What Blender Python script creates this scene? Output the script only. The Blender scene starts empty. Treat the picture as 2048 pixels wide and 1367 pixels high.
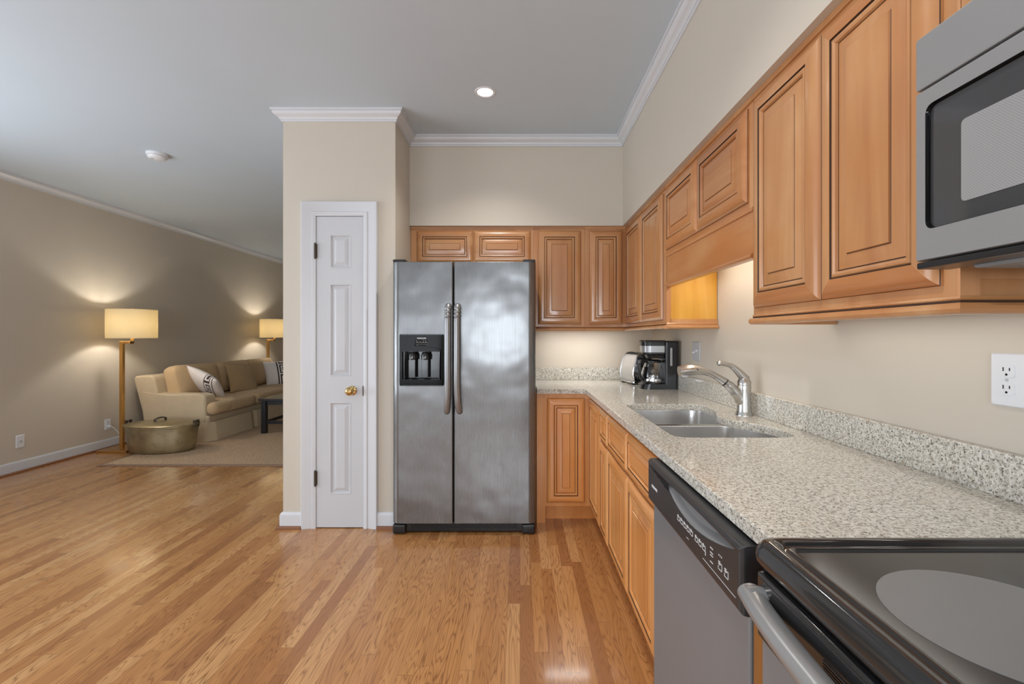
import bpy, bmesh, math, random
from mathutils import Vector, Matrix
random.seed(7)
scn = bpy.context.scene
COL = scn.collection
PI = math.pi

# ------------------------------------------------------------------ camera, world, light, exposure
CAM_H = 1.262
cam_d = bpy.data.cameras.new('camera')
cam = bpy.data.objects.new('camera', cam_d); COL.objects.link(cam)
cam.location = (0, 0, CAM_H); cam.rotation_euler = (PI/2, 0, 0)
cam_d.sensor_fit = 'HORIZONTAL'; cam_d.sensor_width = 36.0
cam_d.lens = 910/2048*36.0
cam_d.shift_x = -16/2048; cam_d.shift_y = -11.5/2048
cam_d.clip_start = 0.02
scn.camera = cam

scn.view_settings.view_transform = 'Standard'
scn.view_settings.look = 'None'
scn.view_settings.gamma = 1.0
scn.view_settings.use_curve_mapping = False
scn.view_settings.exposure = 0.0

world = bpy.data.worlds.new('sky'); scn.world = world
world.use_nodes = True
world.node_tree.nodes['Background'].inputs[0].default_value = (0.86, 0.92, 1.0, 1)
world.node_tree.nodes['Background'].inputs[1].default_value = 1.0

def area(name, loc, rot, sx, sy, power, col=(1, 1, 1), spread=PI):
    l = bpy.data.lights.new(name, 'AREA'); l.shape = 'RECTANGLE'; l.size = sx; l.size_y = sy
    l.energy = power; l.color = col; l.spread = spread
    o = bpy.data.objects.new(name, l); COL.objects.link(o); o.location = loc; o.rotation_euler = rot
    return o
# area fills placed inside unseen windows, standing in for daylight
area('window_fill', (-2.7, -3.05, 1.0), (PI/2, 0, 0), 2.3, 1.4, 20, (0.88, 0.96, 1.04))
area('window_fill', (-0.35, -3.05, 1.3), (PI/2, 0, 0), 1.3, 0.9, 44, (0.88, 0.96, 1.04))
area('window_fill', (-4.5, 1.4, 1.35), (PI/2, 0, -PI/2), 3.0, 2.0, 46, (0.88, 0.96, 1.04))  # invented side window's light, added to brighten the right wall
# uptilted fills added at the same windows, only to brighten the ceiling
area('ceiling_fill', (-2.7, -3.0, 1.0), (PI/2+0.75, 0, 0), 2.3, 1.0, 18, (0.88, 0.96, 1.04))
area('ceiling_fill', (-0.35, -3.0, 1.2), (PI/2+0.75, 0, 0), 1.3, 0.7, 16, (0.88, 0.96, 1.04))
area('ceiling_fill', (-4.45, 1.4, 1.0), (PI/2+0.75, 0, -PI/2), 3.0, 1.0, 40, (0.88, 0.96, 1.04))
# ------------------------------------------------------------------ helpers
W = {}
def reg(o, m): W[o.name] = m
def link_mesh(name, bm, mats, parent=None, smooth=None):
    """bm holds world coordinates; the mesh is stored in the space of its parent."""
    if parent is not None:
        bm.transform(W[parent.name].inverted())
    bmesh.ops.recalc_face_normals(bm, faces=bm.faces)
    me = bpy.data.meshes.new(name); bm.to_mesh(me); bm.free()
    if not isinstance(mats, (list, tuple)): mats = [mats]
    for m in mats: me.materials.append(m)
    if smooth is not None:
        for p in me.polygons: p.use_smooth = True
        me.set_sharp_from_angle(angle=math.radians(smooth))
    o = bpy.data.objects.new(name, me); COL.objects.link(o)
    if smooth is not None:
        wn = o.modifiers.new('weighted_normal', 'WEIGHTED_NORMAL'); wn.keep_sharp = True; wn.weight = 100
    if parent is not None:
        o.parent = parent; reg(o, W[parent.name])
    else:
        reg(o, Matrix.Identity(4))
    return o
def thing(name, label, cat, loc=(0, 0, 0), rotz=0, group=None):
    o = bpy.data.objects.new(name, None); COL.objects.link(o)
    o.empty_display_size = 0.05
    o.location = loc; o.rotation_euler = (0, 0, rotz)
    o['label'] = label; o['category'] = cat
    if group: o['group'] = group
    reg(o, Matrix.Translation(loc) @ Matrix.Rotation(rotz, 4, 'Z'))
    return o
def tag(o, label, cat, group=None):
    o['label'] = label; o['category'] = cat
    if group: o['group'] = group
    return o
def struct(name, bm, mats, parent=None, smooth=None):
    o = link_mesh(name, bm, mats, parent, smooth)
    if parent is None: o['kind'] = 'structure'
    return o
def NB(): return bmesh.new()
def merge(bm, t, mi=None):
    if mi is not None:
        for f in t.faces: f.material_index = mi
    me = bpy.data.meshes.new('t'); t.to_mesh(me); t.free()
    bm.from_mesh(me); bpy.data.meshes.remove(me)
def bx(bm, x0, x1, y0, y1, z0, z1, b=0.0, seg=2, mi=0, M=None):
    t = bmesh.new(); bmesh.ops.create_cube(t, size=1)
    for v in t.verts:
        v.co = Vector(((x0+x1)/2+v.co.x*(x1-x0), (y0+y1)/2+v.co.y*(y1-y0), (z0+z1)/2+v.co.z*(z1-z0)))
    if b > 0:
        bmesh.ops.bevel(t, geom=list(t.edges), offset=b, segments=seg, profile=0.5, affect='EDGES')
    if M is not None: t.transform(M)
    merge(bm, t, mi)
def loops(bm, ls, mi=0, closed=True, cap0=False, cap1=False, mats=None):
    vs = [[bm.verts.new(p) for p in l] for l in ls]
    n = len(vs[0])
    for k in range(len(vs)-1):
        a, b = vs[k], vs[k+1]
        for i in range(n if closed else n-1):
            j = (i+1) % n
            f = bm.faces.new((a[i], a[j], b[j], b[i])); f.material_index = mats[k] if mats else mi
    if cap0: f = bm.faces.new(list(reversed(vs[0]))); f.material_index = mats[0] if mats else mi
    if cap1: f = bm.faces.new(vs[-1]); f.material_index = mats[-1] if mats else mi
    return vs
def lathe(bm, prof, c=(0, 0, 0), n=32, mi=0, M=None, cap0=True, cap1=True, sx=1, sy=1):
    ls = []
    for r, z in prof:
        l = []
        for i in range(n):
            a = 2*PI*i/n
            p = Vector((c[0]+r*math.cos(a)*sx, c[1]+r*math.sin(a)*sy, c[2]+z))
            l.append(M @ p if M is not None else p)
        ls.append(l)
    loops(bm, ls, mi, True, cap0 and prof[0][0] > 1e-5, cap1 and prof[-1][0] > 1e-5)
def tube(bm, pts, r, n=12, mi=0, flat=(1, 1), up=None, caps=True):
    pts = [Vector(p) for p in pts]
    if not isinstance(r, (list, tuple)): r = [r]*len(pts)
    d = []
    for i in range(len(pts)):
        a = pts[max(i-1, 0)]; b = pts[min(i+1, len(pts)-1)]
        d.append((b-a).normalized())
    u = Vector(up) if up is not None else (Vector((0, 0, 1)) if abs(d[0].z) < 0.9 else Vector((1, 0, 0)))
    ls = []
    for i, p in enumerate(pts):
        u = (u - d[i]*u.dot(d[i])).normalized()
        w = d[i].cross(u)
        rr = r[i]
        ls.append([p + u*math.cos(2*PI*k/n)*rr*flat[0] + w*math.sin(2*PI*k/n)*rr*flat[1] for k in range(n)])
    loops(bm, ls, mi, True, caps, caps)
def cyl(bm, p0, p1, r, n=20, mi=0): tube(bm, [p0, p1], r, n, mi)
def bez(pts, n=10):
    """Catmull-Rom through the points."""
    P = [Vector(p) for p in pts]; P = [P[0]*2-P[1]] + P + [P[-1]*2-P[-2]]
    out = []
    for i in range(1, len(P)-2):
        for k in range(n):
            t = k/n; a, b, c, d = P[i-1], P[i], P[i+1], P[i+2]
            out.append(0.5*((2*b)+(c-a)*t+(2*a-5*b+4*c-d)*t*t+(3*b-a-3*c+d)*t**3))
    out.append(P[-2]); return out
def round_poly(pr, seg=6):
    """pr: (x, y, r) corners -> rounded outline."""
    out = []; n = len(pr)
    for i in range(n):
        p = Vector(pr[i][:2]); r = pr[i][2]
        a = Vector(pr[i-1][:2]); b = Vector(pr[(i+1) % n][:2])
        da = (a-p); db = (b-p)
        if r <= 0: out.append(p); continue
        k = min(r, da.length*0.48, db.length*0.48)
        s = p+da.normalized()*k; e = p+db.normalized()*k
        for j in range(seg+1):
            t = j/seg
            out.append((1-t)**2*s + 2*t*(1-t)*p + t*t*e)
    return out
def rrect(x0, x1, y0, y1, r, seg=6):
    return round_poly([(x0, y0, r), (x1, y0, r), (x1, y1, r), (x0, y1, r)], seg)
def prism(bm, poly, f0, f1, mi=0):
    """poly (a, b) mapped by f0 and f1 to the two ends."""
    loops(bm, [[f0(a, b) for a, b in poly], [f1(a, b) for a, b in poly]], mi, True, True, True)
def grid(bm, f, nu, nv, matf=None):
    vs = [[bm.verts.new(f(i/nu, j/nv)) for j in range(nv+1)] for i in range(nu+1)]
    for i in range(nu):
        for j in range(nv):
            fc = bm.faces.new((vs[i][j], vs[i+1][j], vs[i+1][j+1], vs[i][j+1]))
            if matf: fc.material_index = matf((i+.5)/nu, (j+.5)/nv)
    return vs
def sweep(bm, path, prof, to3, mi=0, closed=False):
    """path: 2D points, prof: (out, h); to3(x, y, h)."""
    P = [Vector(p) for p in path]; n = len(P); ls = []
    def right(a, b):
        d = (b-a).normalized(); return Vector((d.y, -d.x))
    for i in range(n):
        if i == 0: m = right(P[0], P[1])
        elif i == n-1: m = right(P[-2], P[-1])
        else:
            a = right(P[i-1], P[i]); b = right(P[i], P[i+1]); m = (a+b)/(1+a.dot(b))
        ls.append([to3(P[i].x+m.x*o, P[i].y+m.y*o, h) for o, h in prof])
    loops(bm, ls, mi, False)
    for l in (ls[0], ls[-1]):
        bm.faces.new([bm.verts.new(p) for p in l])
def text_bm(bm, s, size, M, mi=0, bold=0.0, extr=0.0004):
    c = bpy.data.curves.new('t', 'FONT'); c.body = s; c.size = size; c.extrude = extr; c.offset = bold
    c.align_x = 'CENTER'; c.align_y = 'CENTER'
    o = bpy.data.objects.new('t', c); COL.objects.link(o)
    dg = bpy.context.evaluated_depsgraph_get(); dg.update()
    me = bpy.data.meshes.new_from_object(o.evaluated_get(dg))
    t = bmesh.new(); t.from_mesh(me); t.transform(M)
    bpy.data.objects.remove(o); bpy.data.curves.remove(c); bpy.data.meshes.remove(me)
    merge(bm, t, mi)
def frame(o, u, v):
    """matrix with local x = u, local y = v, local z = u x v, at o."""
    u = Vector(u).normalized(); v = Vector(v).normalized(); n = u.cross(v)
    return Matrix(((u.x, v.x, n.x, o[0]), (u.y, v.y, n.y, o[1]), (u.z, v.z, n.z, o[2]), (0, 0, 0, 1)))

# ------------------------------------------------------------------ materials
def srgb(r, g, b):
    f = lambda c: (c/255/12.92 if c/255 <= 0.04045 else ((c/255+0.055)/1.055)**2.4)
    return (f(r), f(g), f(b), 1)
class Mat:
    def __init__(s, name):
        s.m = bpy.data.materials.new(name); s.m.use_nodes = True
        s.nt = s.m.node_tree; s.p = s.nt.nodes['Principled BSDF']
        s.out = s.nt.nodes['Material Output']
    def n(s, t, **k):
        x = s.nt.nodes.new(t)
        for a, b in k.items():
            if a == 'inp':
                for i, v in b.items(): x.inputs[i].default_value = v
            else: setattr(x, a, b)
        return x
    def l(s, a, b): s.nt.links.new(a, b)
    def ramp(s, fac, stops, interp='LINEAR'):
        r = s.n('ShaderNodeValToRGB'); e = r.color_ramp.elements
        r.color_ramp.interpolation = interp
        while len(e) < len(stops): e.new(0.5)
        for i, (p, c) in enumerate(stops):
            e[i].position = p; e[i].color = c if len(c) == 4 else (*c, 1)
        s.l(fac, r.inputs[0]); return r.outputs[0]
    def math(s, op, a, b=None, c=None):
        x = s.n('ShaderNodeMath', operation=op)
        for i, v in enumerate((a, b, c)):
            if v is None: continue
            if isinstance(v, (int, float)): x.inputs[i].default_value = v
            else: s.l(v, x.inputs[i])
        return x.outputs[0]
    def mix(s, fac, a, b, mode='MIX'):
        x = s.n('ShaderNodeMix', data_type='RGBA', blend_type=mode)
        for i, v in ((0, fac), (6, a), (7, b)):
            if isinstance(v, (int, float)): x.inputs[i].default_value = v
            elif isinstance(v, tuple): x.inputs[i].default_value = v
            else: s.l(v, x.inputs[i])
        return x.outputs[2]
    def coord(s, kind='Object', scale=(1, 1, 1), loc=None):
        tc = s.n('ShaderNodeTexCoord'); mp = s.n('ShaderNodeMapping')
        mp.inputs['Scale'].default_value = scale
        if loc is not None: mp.inputs['Location'].default_value = loc
        s.l(tc.outputs[kind], mp.inputs[0]); return mp.outputs[0]
    def noise(s, vec, scale, detail=3, rough=0.5, dist=0.0):
        x = s.n('ShaderNodeTexNoise'); x.inputs['Scale'].default_value = scale
        x.inputs['Detail'].default_value = detail; x.inputs['Roughness'].default_value = rough
        x.inputs['Distortion'].default_value = dist
        s.l(vec, x.inputs['Vector']); return x.outputs[0]
    def bump(s, h, strength, dist=0.01):
        b = s.n('ShaderNodeBump'); b.inputs['Strength'].default_value = strength; b.inputs['Distance'].default_value = dist
        s.l(h, b.inputs['Height']); s.l(b.outputs[0], s.p.inputs['Normal']); return b
    def set(s, **k):
        for a, b in k.items():
            nm = a.replace('_', ' ')
            s.p.inputs[nm].default_value = b
        return s
def plain(name, col, rough=0.5, metal=0.0, coat=0.0, spec=0.5, bump=None):
    m = Mat(name); m.set(Base_Color=col, Roughness=rough, Metallic=metal, Coat_Weight=coat)
    m.p.inputs['Specular IOR Level'].default_value = spec
    if bump:
        m.bump(m.noise(m.coord(), bump[0], 3), bump[1], bump[2])
    return m.m

def paint(name, col, rough=0.55):
    m = Mat(name); v = m.coord()
    n = m.noise(v, 3.0, 3)
    c2 = tuple(x*0.96 for x in col[:3])+(1,)
    m.l(m.mix(n, c2, col), m.p.inputs['Base Color']); m.set(Roughness=rough)
    m.bump(m.noise(v, 180, 2), 0.04, 0.002)
    return m.m
M_WALL = paint('beige_wall_paint', srgb(206, 197, 183), 0.5)
M_CEIL = paint('white_ceiling_paint', srgb(200, 212, 222), 0.7)
M_TRIM = paint('white_trim_paint', srgb(214, 216, 220), 0.35)
M_DOOR = paint('white_door_paint', srgb(204, 206, 210), 0.4)

def wood(name, axis, tint=1.0, sat=1.0, hue=0.5):
    m = Mat(name)
    sc = {'z': (9, 9, 0.9), 'y': (9, 0.9, 9), 'x': (0.9, 9, 9)}[axis]
    tc = m.n('ShaderNodeTexCoord'); oi = m.n('ShaderNodeObjectInfo')
    add = m.n('ShaderNodeVectorMath', operation='ADD')
    cmb = m.n('ShaderNodeCombineXYZ')
    k = m.math('MULTIPLY', oi.outputs['Random'], 13.0)
    for i in range(3): m.l(k, cmb.inputs[i])
    m.l(tc.outputs['Object'], add.inputs[0]); m.l(cmb.outputs[0], add.inputs[1])
    mp = m.n('ShaderNodeMapping'); mp.inputs['Scale'].default_value = sc; m.l(add.outputs[0], mp.inputs[0])
    a = m.noise(mp.outputs[0], 1.0, 4, 0.55, 0.6)
    b = m.noise(mp.outputs[0], 9.0, 3, 0.6, 0.2)
    blot = m.ramp(m.noise(add.outputs[0], 5.0, 3), [(.35, (0, 0, 0)), (.7, (1, 1, 1))])
    t = tint
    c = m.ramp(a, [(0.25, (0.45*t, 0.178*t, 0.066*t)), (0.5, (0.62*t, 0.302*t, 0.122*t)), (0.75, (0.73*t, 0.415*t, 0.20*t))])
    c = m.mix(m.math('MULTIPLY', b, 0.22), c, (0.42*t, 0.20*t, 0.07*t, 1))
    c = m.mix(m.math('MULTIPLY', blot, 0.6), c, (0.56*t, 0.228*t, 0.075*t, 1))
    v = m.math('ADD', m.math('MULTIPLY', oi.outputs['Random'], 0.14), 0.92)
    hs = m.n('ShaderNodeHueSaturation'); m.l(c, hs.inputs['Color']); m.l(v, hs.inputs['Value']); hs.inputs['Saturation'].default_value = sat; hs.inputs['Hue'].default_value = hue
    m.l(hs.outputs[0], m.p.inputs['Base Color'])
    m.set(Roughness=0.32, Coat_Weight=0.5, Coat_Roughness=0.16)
    return m.m
M_WOOD = wood('maple_vertical_grain', 'z', 0.88, 1.0)
M_WOODX = wood('maple_crosswise_grain', 'x', 0.88, 1.0)
M_WOODY = wood('maple_lengthwise_grain', 'y', 0.84, 1.05, 0.495)
M_BASE = wood('maple_base_vertical_grain', 'z', 1.20, 1.06)  # base-run maple, tint raised to make up for weak light there
M_BASEX = wood('maple_base_crosswise_grain', 'x', 1.20, 1.06)
M_BASEY = wood('maple_base_lengthwise_grain', 'y', 1.20, 1.06)
M_SIDE = wood('maple_veneer_panel', 'z', 1.05, 0.95)
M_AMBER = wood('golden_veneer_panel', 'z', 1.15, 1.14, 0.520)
M_FILL = wood('shade_maple_filler', 'z', 0.5, 1.1)  # maple tint lowered to imitate shade on the filler beside the range
M_GLAZE = plain('dark_brown_glaze', (0.05, 0.019, 0.008, 1), 0.5)
M_SHOE = plain('stained_shoe_moulding', (0.22, 0.085, 0.035, 1), 0.4)

def floor_mat():
    m = Mat('oak_strip_floor')
    tc = m.n('ShaderNodeTexCoord'); sp = m.n('ShaderNodeSeparateXYZ'); m.l(tc.outputs['Object'], sp.inputs[0])
    u = m.math('DIVIDE', sp.outputs[0], 0.0572)
    iu = m.math('FLOOR', u); fu = m.math('FRACT', u)
    wn = m.n('ShaderNodeTexWhiteNoise', noise_dimensions='1D'); m.l(iu, wn.inputs['W'])
    ln = m.math('ADD', m.math('MULTIPLY', wn.outputs['Value'], 0.5), 0.65)
    off = m.math('MULTIPLY', wn.outputs['Value'], 37.0)
    v = m.math('ADD', m.math('DIVIDE', sp.outputs[1], ln), off)
    iv = m.math('FLOOR', v); fv = m.math('FRACT', v)
    cb = m.n('ShaderNodeCombineXYZ'); m.l(iu, cb.inputs[0]); m.l(iv, cb.inputs[1])
    w2 = m.n('ShaderNodeTexWhiteNoise', noise_dimensions='2D'); m.l(cb.outputs[0], w2.inputs['Vector'])
    rnd = w2.outputs['Value']
    base = m.ramp(rnd, [(0.0, (0.31, 0.128, 0.045)), (0.12, (0.41, 0.182, 0.062)), (0.45, (0.50, 0.240, 0.084)), (0.8, (0.56, 0.285, 0.108)), (1.0, (0.62, 0.345, 0.145))])
    # grain: cathedral rings cut lengthwise, different in every board
    g = m.n('ShaderNodeCombineXYZ')
    m.l(m.math('ADD', m.math('MULTIPLY', sp.outputs[0], 15.0), m.math('MULTIPLY', rnd, 91.0)), g.inputs[0])
    m.l(m.math('MULTIPLY', sp.outputs[1], 1.3), g.inputs[1]); m.l(m.math('MULTIPLY', rnd, 53.0), g.inputs[2])
    n1 = m.noise(g.outputs[0], 1.0, 2, 0.5, 0.0)
    ring = m.math('FRACT', m.math('MULTIPLY', n1, 21.0))
    ring = m.math('POWER', m.math('ABSOLUTE', m.math('SUBTRACT', m.math('MULTIPLY', ring, 2.0), 1.0)), 3.2)
    g2 = m.n('ShaderNodeCombineXYZ')
    m.l(m.math('MULTIPLY', sp.outputs[0], 260.0), g2.inputs[0]); m.l(m.math('MULTIPLY', sp.outputs[1], 9.0), g2.inputs[1]); m.l(m.math('MULTIPLY', rnd, 20.0), g2.inputs[2])
    n2 = m.noise(g2.outputs[0], 1.0, 3, 0.6)
    pore = m.ramp(n2, [(0.35, (0, 0, 0)), (0.75, (1, 1, 1))])
    big = m.noise(tc.outputs['Object'], 0.9, 2)
    ringamt = m.math('MULTIPLY', ring, m.math('MULTIPLY_ADD', w2.outputs['Color'], 0.45, 0.45))
    c = m.mix(ringamt, base, (0.13, 0.045, 0.014, 1))
    c = m.mix(m.math('MULTIPLY', pore, 0.22), c, (0.24, 0.095, 0.033, 1))
    c = m.mix(m.math('MULTIPLY', big, 0.25), c, (0.50, 0.21, 0.065, 1))
    e = m.math('MINIMUM', fu, m.math('SUBTRACT', 1.0, fu))
    gap = m.math('LESS_THAN', e, 0.012)
    e2 = m.math('LESS_THAN', fv, 0.0022)
    gp = m.math('MAXIMUM', gap, e2)
    c = m.mix(m.math('MULTIPLY', gp, 0.55), c, (0.12, 0.045, 0.018, 1))
    m.l(c, m.p.inputs['Base Color'])
    m.set(Roughness=0.26, Coat_Weight=0.4, Coat_Roughness=0.10)
    m.bump(m.math('SUBTRACT', m.math('MULTIPLY', ring, -0.15), gp), 0.15, 0.001)
    return m.m
M_FLOOR = floor_mat()

def granite():
    m = Mat('speckled_granite'); v = m.coord()
    a = m.noise(v, 110, 3, 0.6); b = m.noise(v, 210, 2, 0.6); d = m.noise(v, 7, 3)
    vo = m.n('ShaderNodeTexVoronoi'); vo.inputs['Scale'].default_value = 210; m.l(v, vo.inputs['Vector'])
    base = m.ramp(a, [(0.30, srgb(138, 134, 126)), (0.45, srgb(198, 195, 186)), (0.58, srgb(224, 223, 216)), (0.8, srgb(238, 238, 232))])
    base = m.mix(m.math('MULTIPLY', d, 0.35), base, srgb(200, 184, 160))
    spk = m.ramp(b, [(0.36, (1, 1, 1)), (0.43, (0, 0, 0))])
    c = m.mix(m.math('MULTIPLY', spk, 0.9), base, srgb(58, 53, 48))
    tan = m.ramp(m.noise(m.coord(loc=(3, 5, 1)), 70, 3, 0.6), [(0.62, (0, 0, 0)), (0.74, (1, 1, 1))])
    c = m.mix(m.math('MULTIPLY', tan, 0.6), c, srgb(160, 128, 88))
    cell = m.ramp(vo.outputs['Color'], [(0.80, (0, 0, 0)), (0.90, (1, 1, 1))])
    c = m.mix(m.math('MULTIPLY', cell, 0.30), c, srgb(96, 90, 84))
    m.l(c, m.p.inputs['Base Color']); m.set(Roughness=0.12)
    return m.m
M_GRAN = granite()

def steel(name, base, rough, axis='x', metal=0.85, wave=0.0, streak=0.12, wavesc=3.0):
    m = Mat(name)
    sc = {'x': (3, 300, 300), 'y': (300, 3, 300), 'z': (300, 300, 3)}[axis]
    n = m.noise(m.coord(scale=sc), 1.0, 2)
    m.l(m.mix(m.math('MULTIPLY', n, streak*3), base, tuple(x*0.72 for x in base[:3])+(1,)), m.p.inputs['Base Color'])
    m.set(Metallic=metal)
    m.l(m.math('MULTIPLY_ADD', n, 0.05, rough-0.025), m.p.inputs['Roughness'])
    if wave:
        m.bump(m.noise(m.coord(), wavesc, 2), wave, 0.05)
    return m.m
M_STEEL = steel('brushed_stainless_steel', (0.205, 0.208, 0.211, 1), 0.27, 'z', 0.7, 0.25, 0.05)
M_STEELD = steel('brushed_steel_panel', (0.25, 0.268, 0.288, 1), 0.36, 'z', 0.35, 0.0, 0.03)
M_STEELM = steel('brushed_steel_trim', (0.36, 0.36, 0.362, 1), 0.30, 'y', 0.5, 0.0, 0.04)
M_SINK = steel('satin_sink_steel', (0.74, 0.74, 0.74, 1), 0.22, 'y', 0.9, 0.0, 0.04)
M_NICK = plain('brushed_nickel', (0.52, 0.51, 0.49, 1), 0.26, 1.0)
M_CHROME = plain('chrome', (0.68, 0.68, 0.69, 1), 0.10, 1.0)
M_TOAST = plain('toaster_steel', (0.60, 0.60, 0.60, 1), 0.40, 0.7)
M_BLK = plain('black_plastic', (0.012, 0.012, 0.013, 1), 0.28)
M_BLKM = plain('black_matte_plastic', (0.022, 0.022, 0.024, 1), 0.45)
M_CTRL = plain('charcoal_control_panel', (0.030, 0.030, 0.032, 1), 0.34)
M_CTRLG = plain('grey_handle_recess', (0.19, 0.19, 0.192, 1), 0.38)
M_GLOSS = plain('glossy_black', (0.006, 0.006, 0.006, 1), 0.07, 0, 0, 0.12)
M_HANDLE = plain('satin_steel_handle', (0.30, 0.305, 0.312, 1), 0.3, 0.55)
M_ENAM = plain('black_enamel', (0.02, 0.02, 0.021, 1), 0.12, 0.0, 0.3)
M_COOK = plain('black_ceramic_glass', (0.028, 0.028, 0.029, 1), 0.16, 0.0, 0.0, 0.5)
M_BURN = plain('textured_burner_zone', (0.175, 0.175, 0.178, 1), 0.34, 0.0, 0.0, 0.6, (900, 0.12, 0.001))
M_DARK = plain('dark_gap', (0.006, 0.006, 0.006, 1), 0.8)
M_WHITE = plain('white_plastic', srgb(226, 228, 232), 0.35)
M_WHITEM = plain('white_marking', (0.75, 0.75, 0.75, 1), 0.5)
M_GREYP = plain('light_grey_plastic', srgb(186, 187, 190), 0.4)
M_BRASS = plain('polished_brass', (0.62, 0.42, 0.17, 1), 0.14, 1.0)
M_BRASSL = plain('brushed_brass', (0.60, 0.34, 0.11, 1), 0.3, 0.9)
M_BRONZE = plain('dark_bronze', (0.10, 0.08, 0.06, 1), 0.4, 0.8)
M_BLKW = plain('black_painted_wood', (0.012, 0.012, 0.014, 1), 0.35)
def glass_mat(name, col=(1, 1, 1, 1), rough=0.0):
    m = Mat(name); m.set(Base_Color=col, Roughness=rough, IOR=1.45); m.p.inputs['Transmission Weight'].default_value = 1.0
    return m.m
M_GLASS = glass_mat('clear_glass')
def emit(name, col, strength):
    m = Mat(name); m.set(Base_Color=(0.8, 0.8, 0.8, 1), Emission_Color=col, Emission_Strength=strength); return m.m
M_BULB = emit('lit_lamp_lens', (1, 0.98, 0.95, 1), 6.0)
def fabric(name, col, sc=260, b=0.25, var=0.12):
    m = Mat(name); v = m.coord()
    n = m.noise(v, 5, 3); w = m.noise(v, sc, 2)
    lo = tuple(x*(1-var*1.6) for x in col[:3])+(1,)
    m.l(m.mix(n, lo, col), m.p.inputs['Base Color']); m.set(Roughness=0.9)
    m.p.inputs['Specular IOR Level'].default_value = 0.15
    m.p.inputs['Sheen Weight'].default_value = 0.15
    m.bump(m.math('ADD', m.math('MULTIPLY', w, 0.15), m.noise(v, 9, 3)), b, 0.03)
    return m.m
M_SOFA = fabric('tan_linen', srgb(216, 196, 164))
M_SOFAC = fabric('tan_linen_cushion', srgb(208, 178, 138))
M_TANP = fabric('brown_linen_pillow', srgb(178, 150, 112))
M_WPIL = fabric('white_pillow_cotton', srgb(232, 224, 220), 300, 0.15, 0.05)
M_KEY = fabric('dark_brown_band', srgb(70, 58, 54), 300, 0.1)
def rug_mat():
    m = Mat('woven_sisal'); tc = m.n('ShaderNodeTexCoord')
    w = m.n('ShaderNodeTexWave', wave_type='BANDS', bands_direction='DIAGONAL'); w.inputs['Scale'].default_value = 38; w.inputs['Distortion'].default_value = 6; w.inputs['Detail'].default_value = 3; w.inputs['Detail Scale'].default_value = 3
    m.l(tc.outputs['Object'], w.inputs['Vector'])
    n = m.noise(tc.outputs['Object'], 120, 3, 0.7)
    c = m.ramp(m.math('ADD', m.math('MULTIPLY', w.outputs[0], 0.5), m.math('MULTIPLY', n, 0.5)), [(0.25, srgb(158, 128, 100)), (0.6, srgb(208, 180, 150)), (0.85, srgb(230, 206, 178))])
    m.l(c, m.p.inputs['Base Color']); m.set(Roughness=0.95); m.p.inputs['Specular IOR Level'].default_value = 0.1
    m.bump(w.outputs[0], 0.5, 0.004)
    return m.m
M_RUG = rug_mat()
M_RUGB = plain('rug_binding', srgb(140, 112, 92), 0.8)
def aged_brass():
    m = Mat('aged_brass'); v = m.coord()
    c = m.ramp(m.noise(v, 6, 4, 0.6), [(0.3, (0.26, 0.22, 0.13, 1)), (0.7, (0.48, 0.41, 0.26, 1))])
    m.l(c, m.p.inputs['Base Color']); m.set(Metallic=0.8, Roughness=0.36)
    return m.m
M_POT = aged_brass()
def shade_mat():
    m = Mat('cream_shade_fabric')
    d = m.n('ShaderNodeBsdfDiffuse'); d.inputs[0].default_value = (0.80, 0.72, 0.54, 1)
    t = m.n('ShaderNodeBsdfTranslucent'); t.inputs[0].default_value = (0.70, 0.61, 0.42, 1)
    x = m.n('ShaderNodeMixShader'); x.inputs[0].default_value = 0.38
    m.l(d.outputs[0], x.inputs[1]); m.l(t.outputs[0], x.inputs[2]); m.l(x.outputs[0], m.out.inputs[0])
    return m.m
M_SHADE = shade_mat()
def mesh_screen():
    m = Mat('perforated_oven_screen')
    v = m.coord(scale=(1, 1, 1))
    vo = m.n('ShaderNodeTexVoronoi', feature='F1'); vo.inputs['Scale'].default_value = 330; vo.inputs['Randomness'].default_value = 0.0
    mp = m.n('ShaderNodeMapping'); mp.inputs['Rotation'].default_value = (PI/4, 0, 0); m.l(v, mp.inputs[0]); m.l(mp.outputs[0], vo.inputs['Vector'])
    c = m.ramp(vo.outputs['Distance'], [(0.30, (0.03, 0.03, 0.03)), (0.42, (0.30, 0.30, 0.30))])
    m.l(c, m.p.inputs['Base Color']); m.set(Roughness=0.4, Coat_Weight=0.4, Coat_Roughness=0.03)
    return m.m
M_MESH = mesh_screen()
M_OVGL = plain('dark_oven_glass', (0.045, 0.045, 0.047, 1), 0.06, 0, 0, 0.7)

# ------------------------------------------------------------------ room shell
H = 2.742
XL, XR, YB, YF, YR = -4.66, 1.075, 3.71, 9.2, -3.2
PX0, PX1, PY = -1.562, -0.822, 3.0          # pantry block
SX, SY, SZ = 0.766, 3.39, 2.085             # soffit faces and underside
def slab(name, x0, x1, y0, y1, z0, z1, mat, kind=True):
    bm = NB(); bx(bm, x0, x1, y0, y1, z0, z1); return struct(name, bm, mat)
slab('floor', XL-0.1, XR+0.1, YR-0.1, YF+0.1, -0.05, 0, M_FLOOR)
slab('ceiling', XL-0.1, XR+0.1, YR-0.1, YF+0.1, H, H+0.05, M_CEIL)
bm = NB()   # left wall with an unseen window opening added for side light
for y0, y1, z0, z1 in ((YR, -.15, 0, H), (-.15, 2.95, 0, 0.3), (-.15, 2.95, 2.4, H), (2.95, YF, 0, H)):
    bx(bm, XL-0.1, XL, y0, y1, z0, z1)
struct('wall_left', bm, M_WALL)
slab('wall_right', XR, XR+0.1, YR, YF, 0, H, M_WALL)
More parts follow.
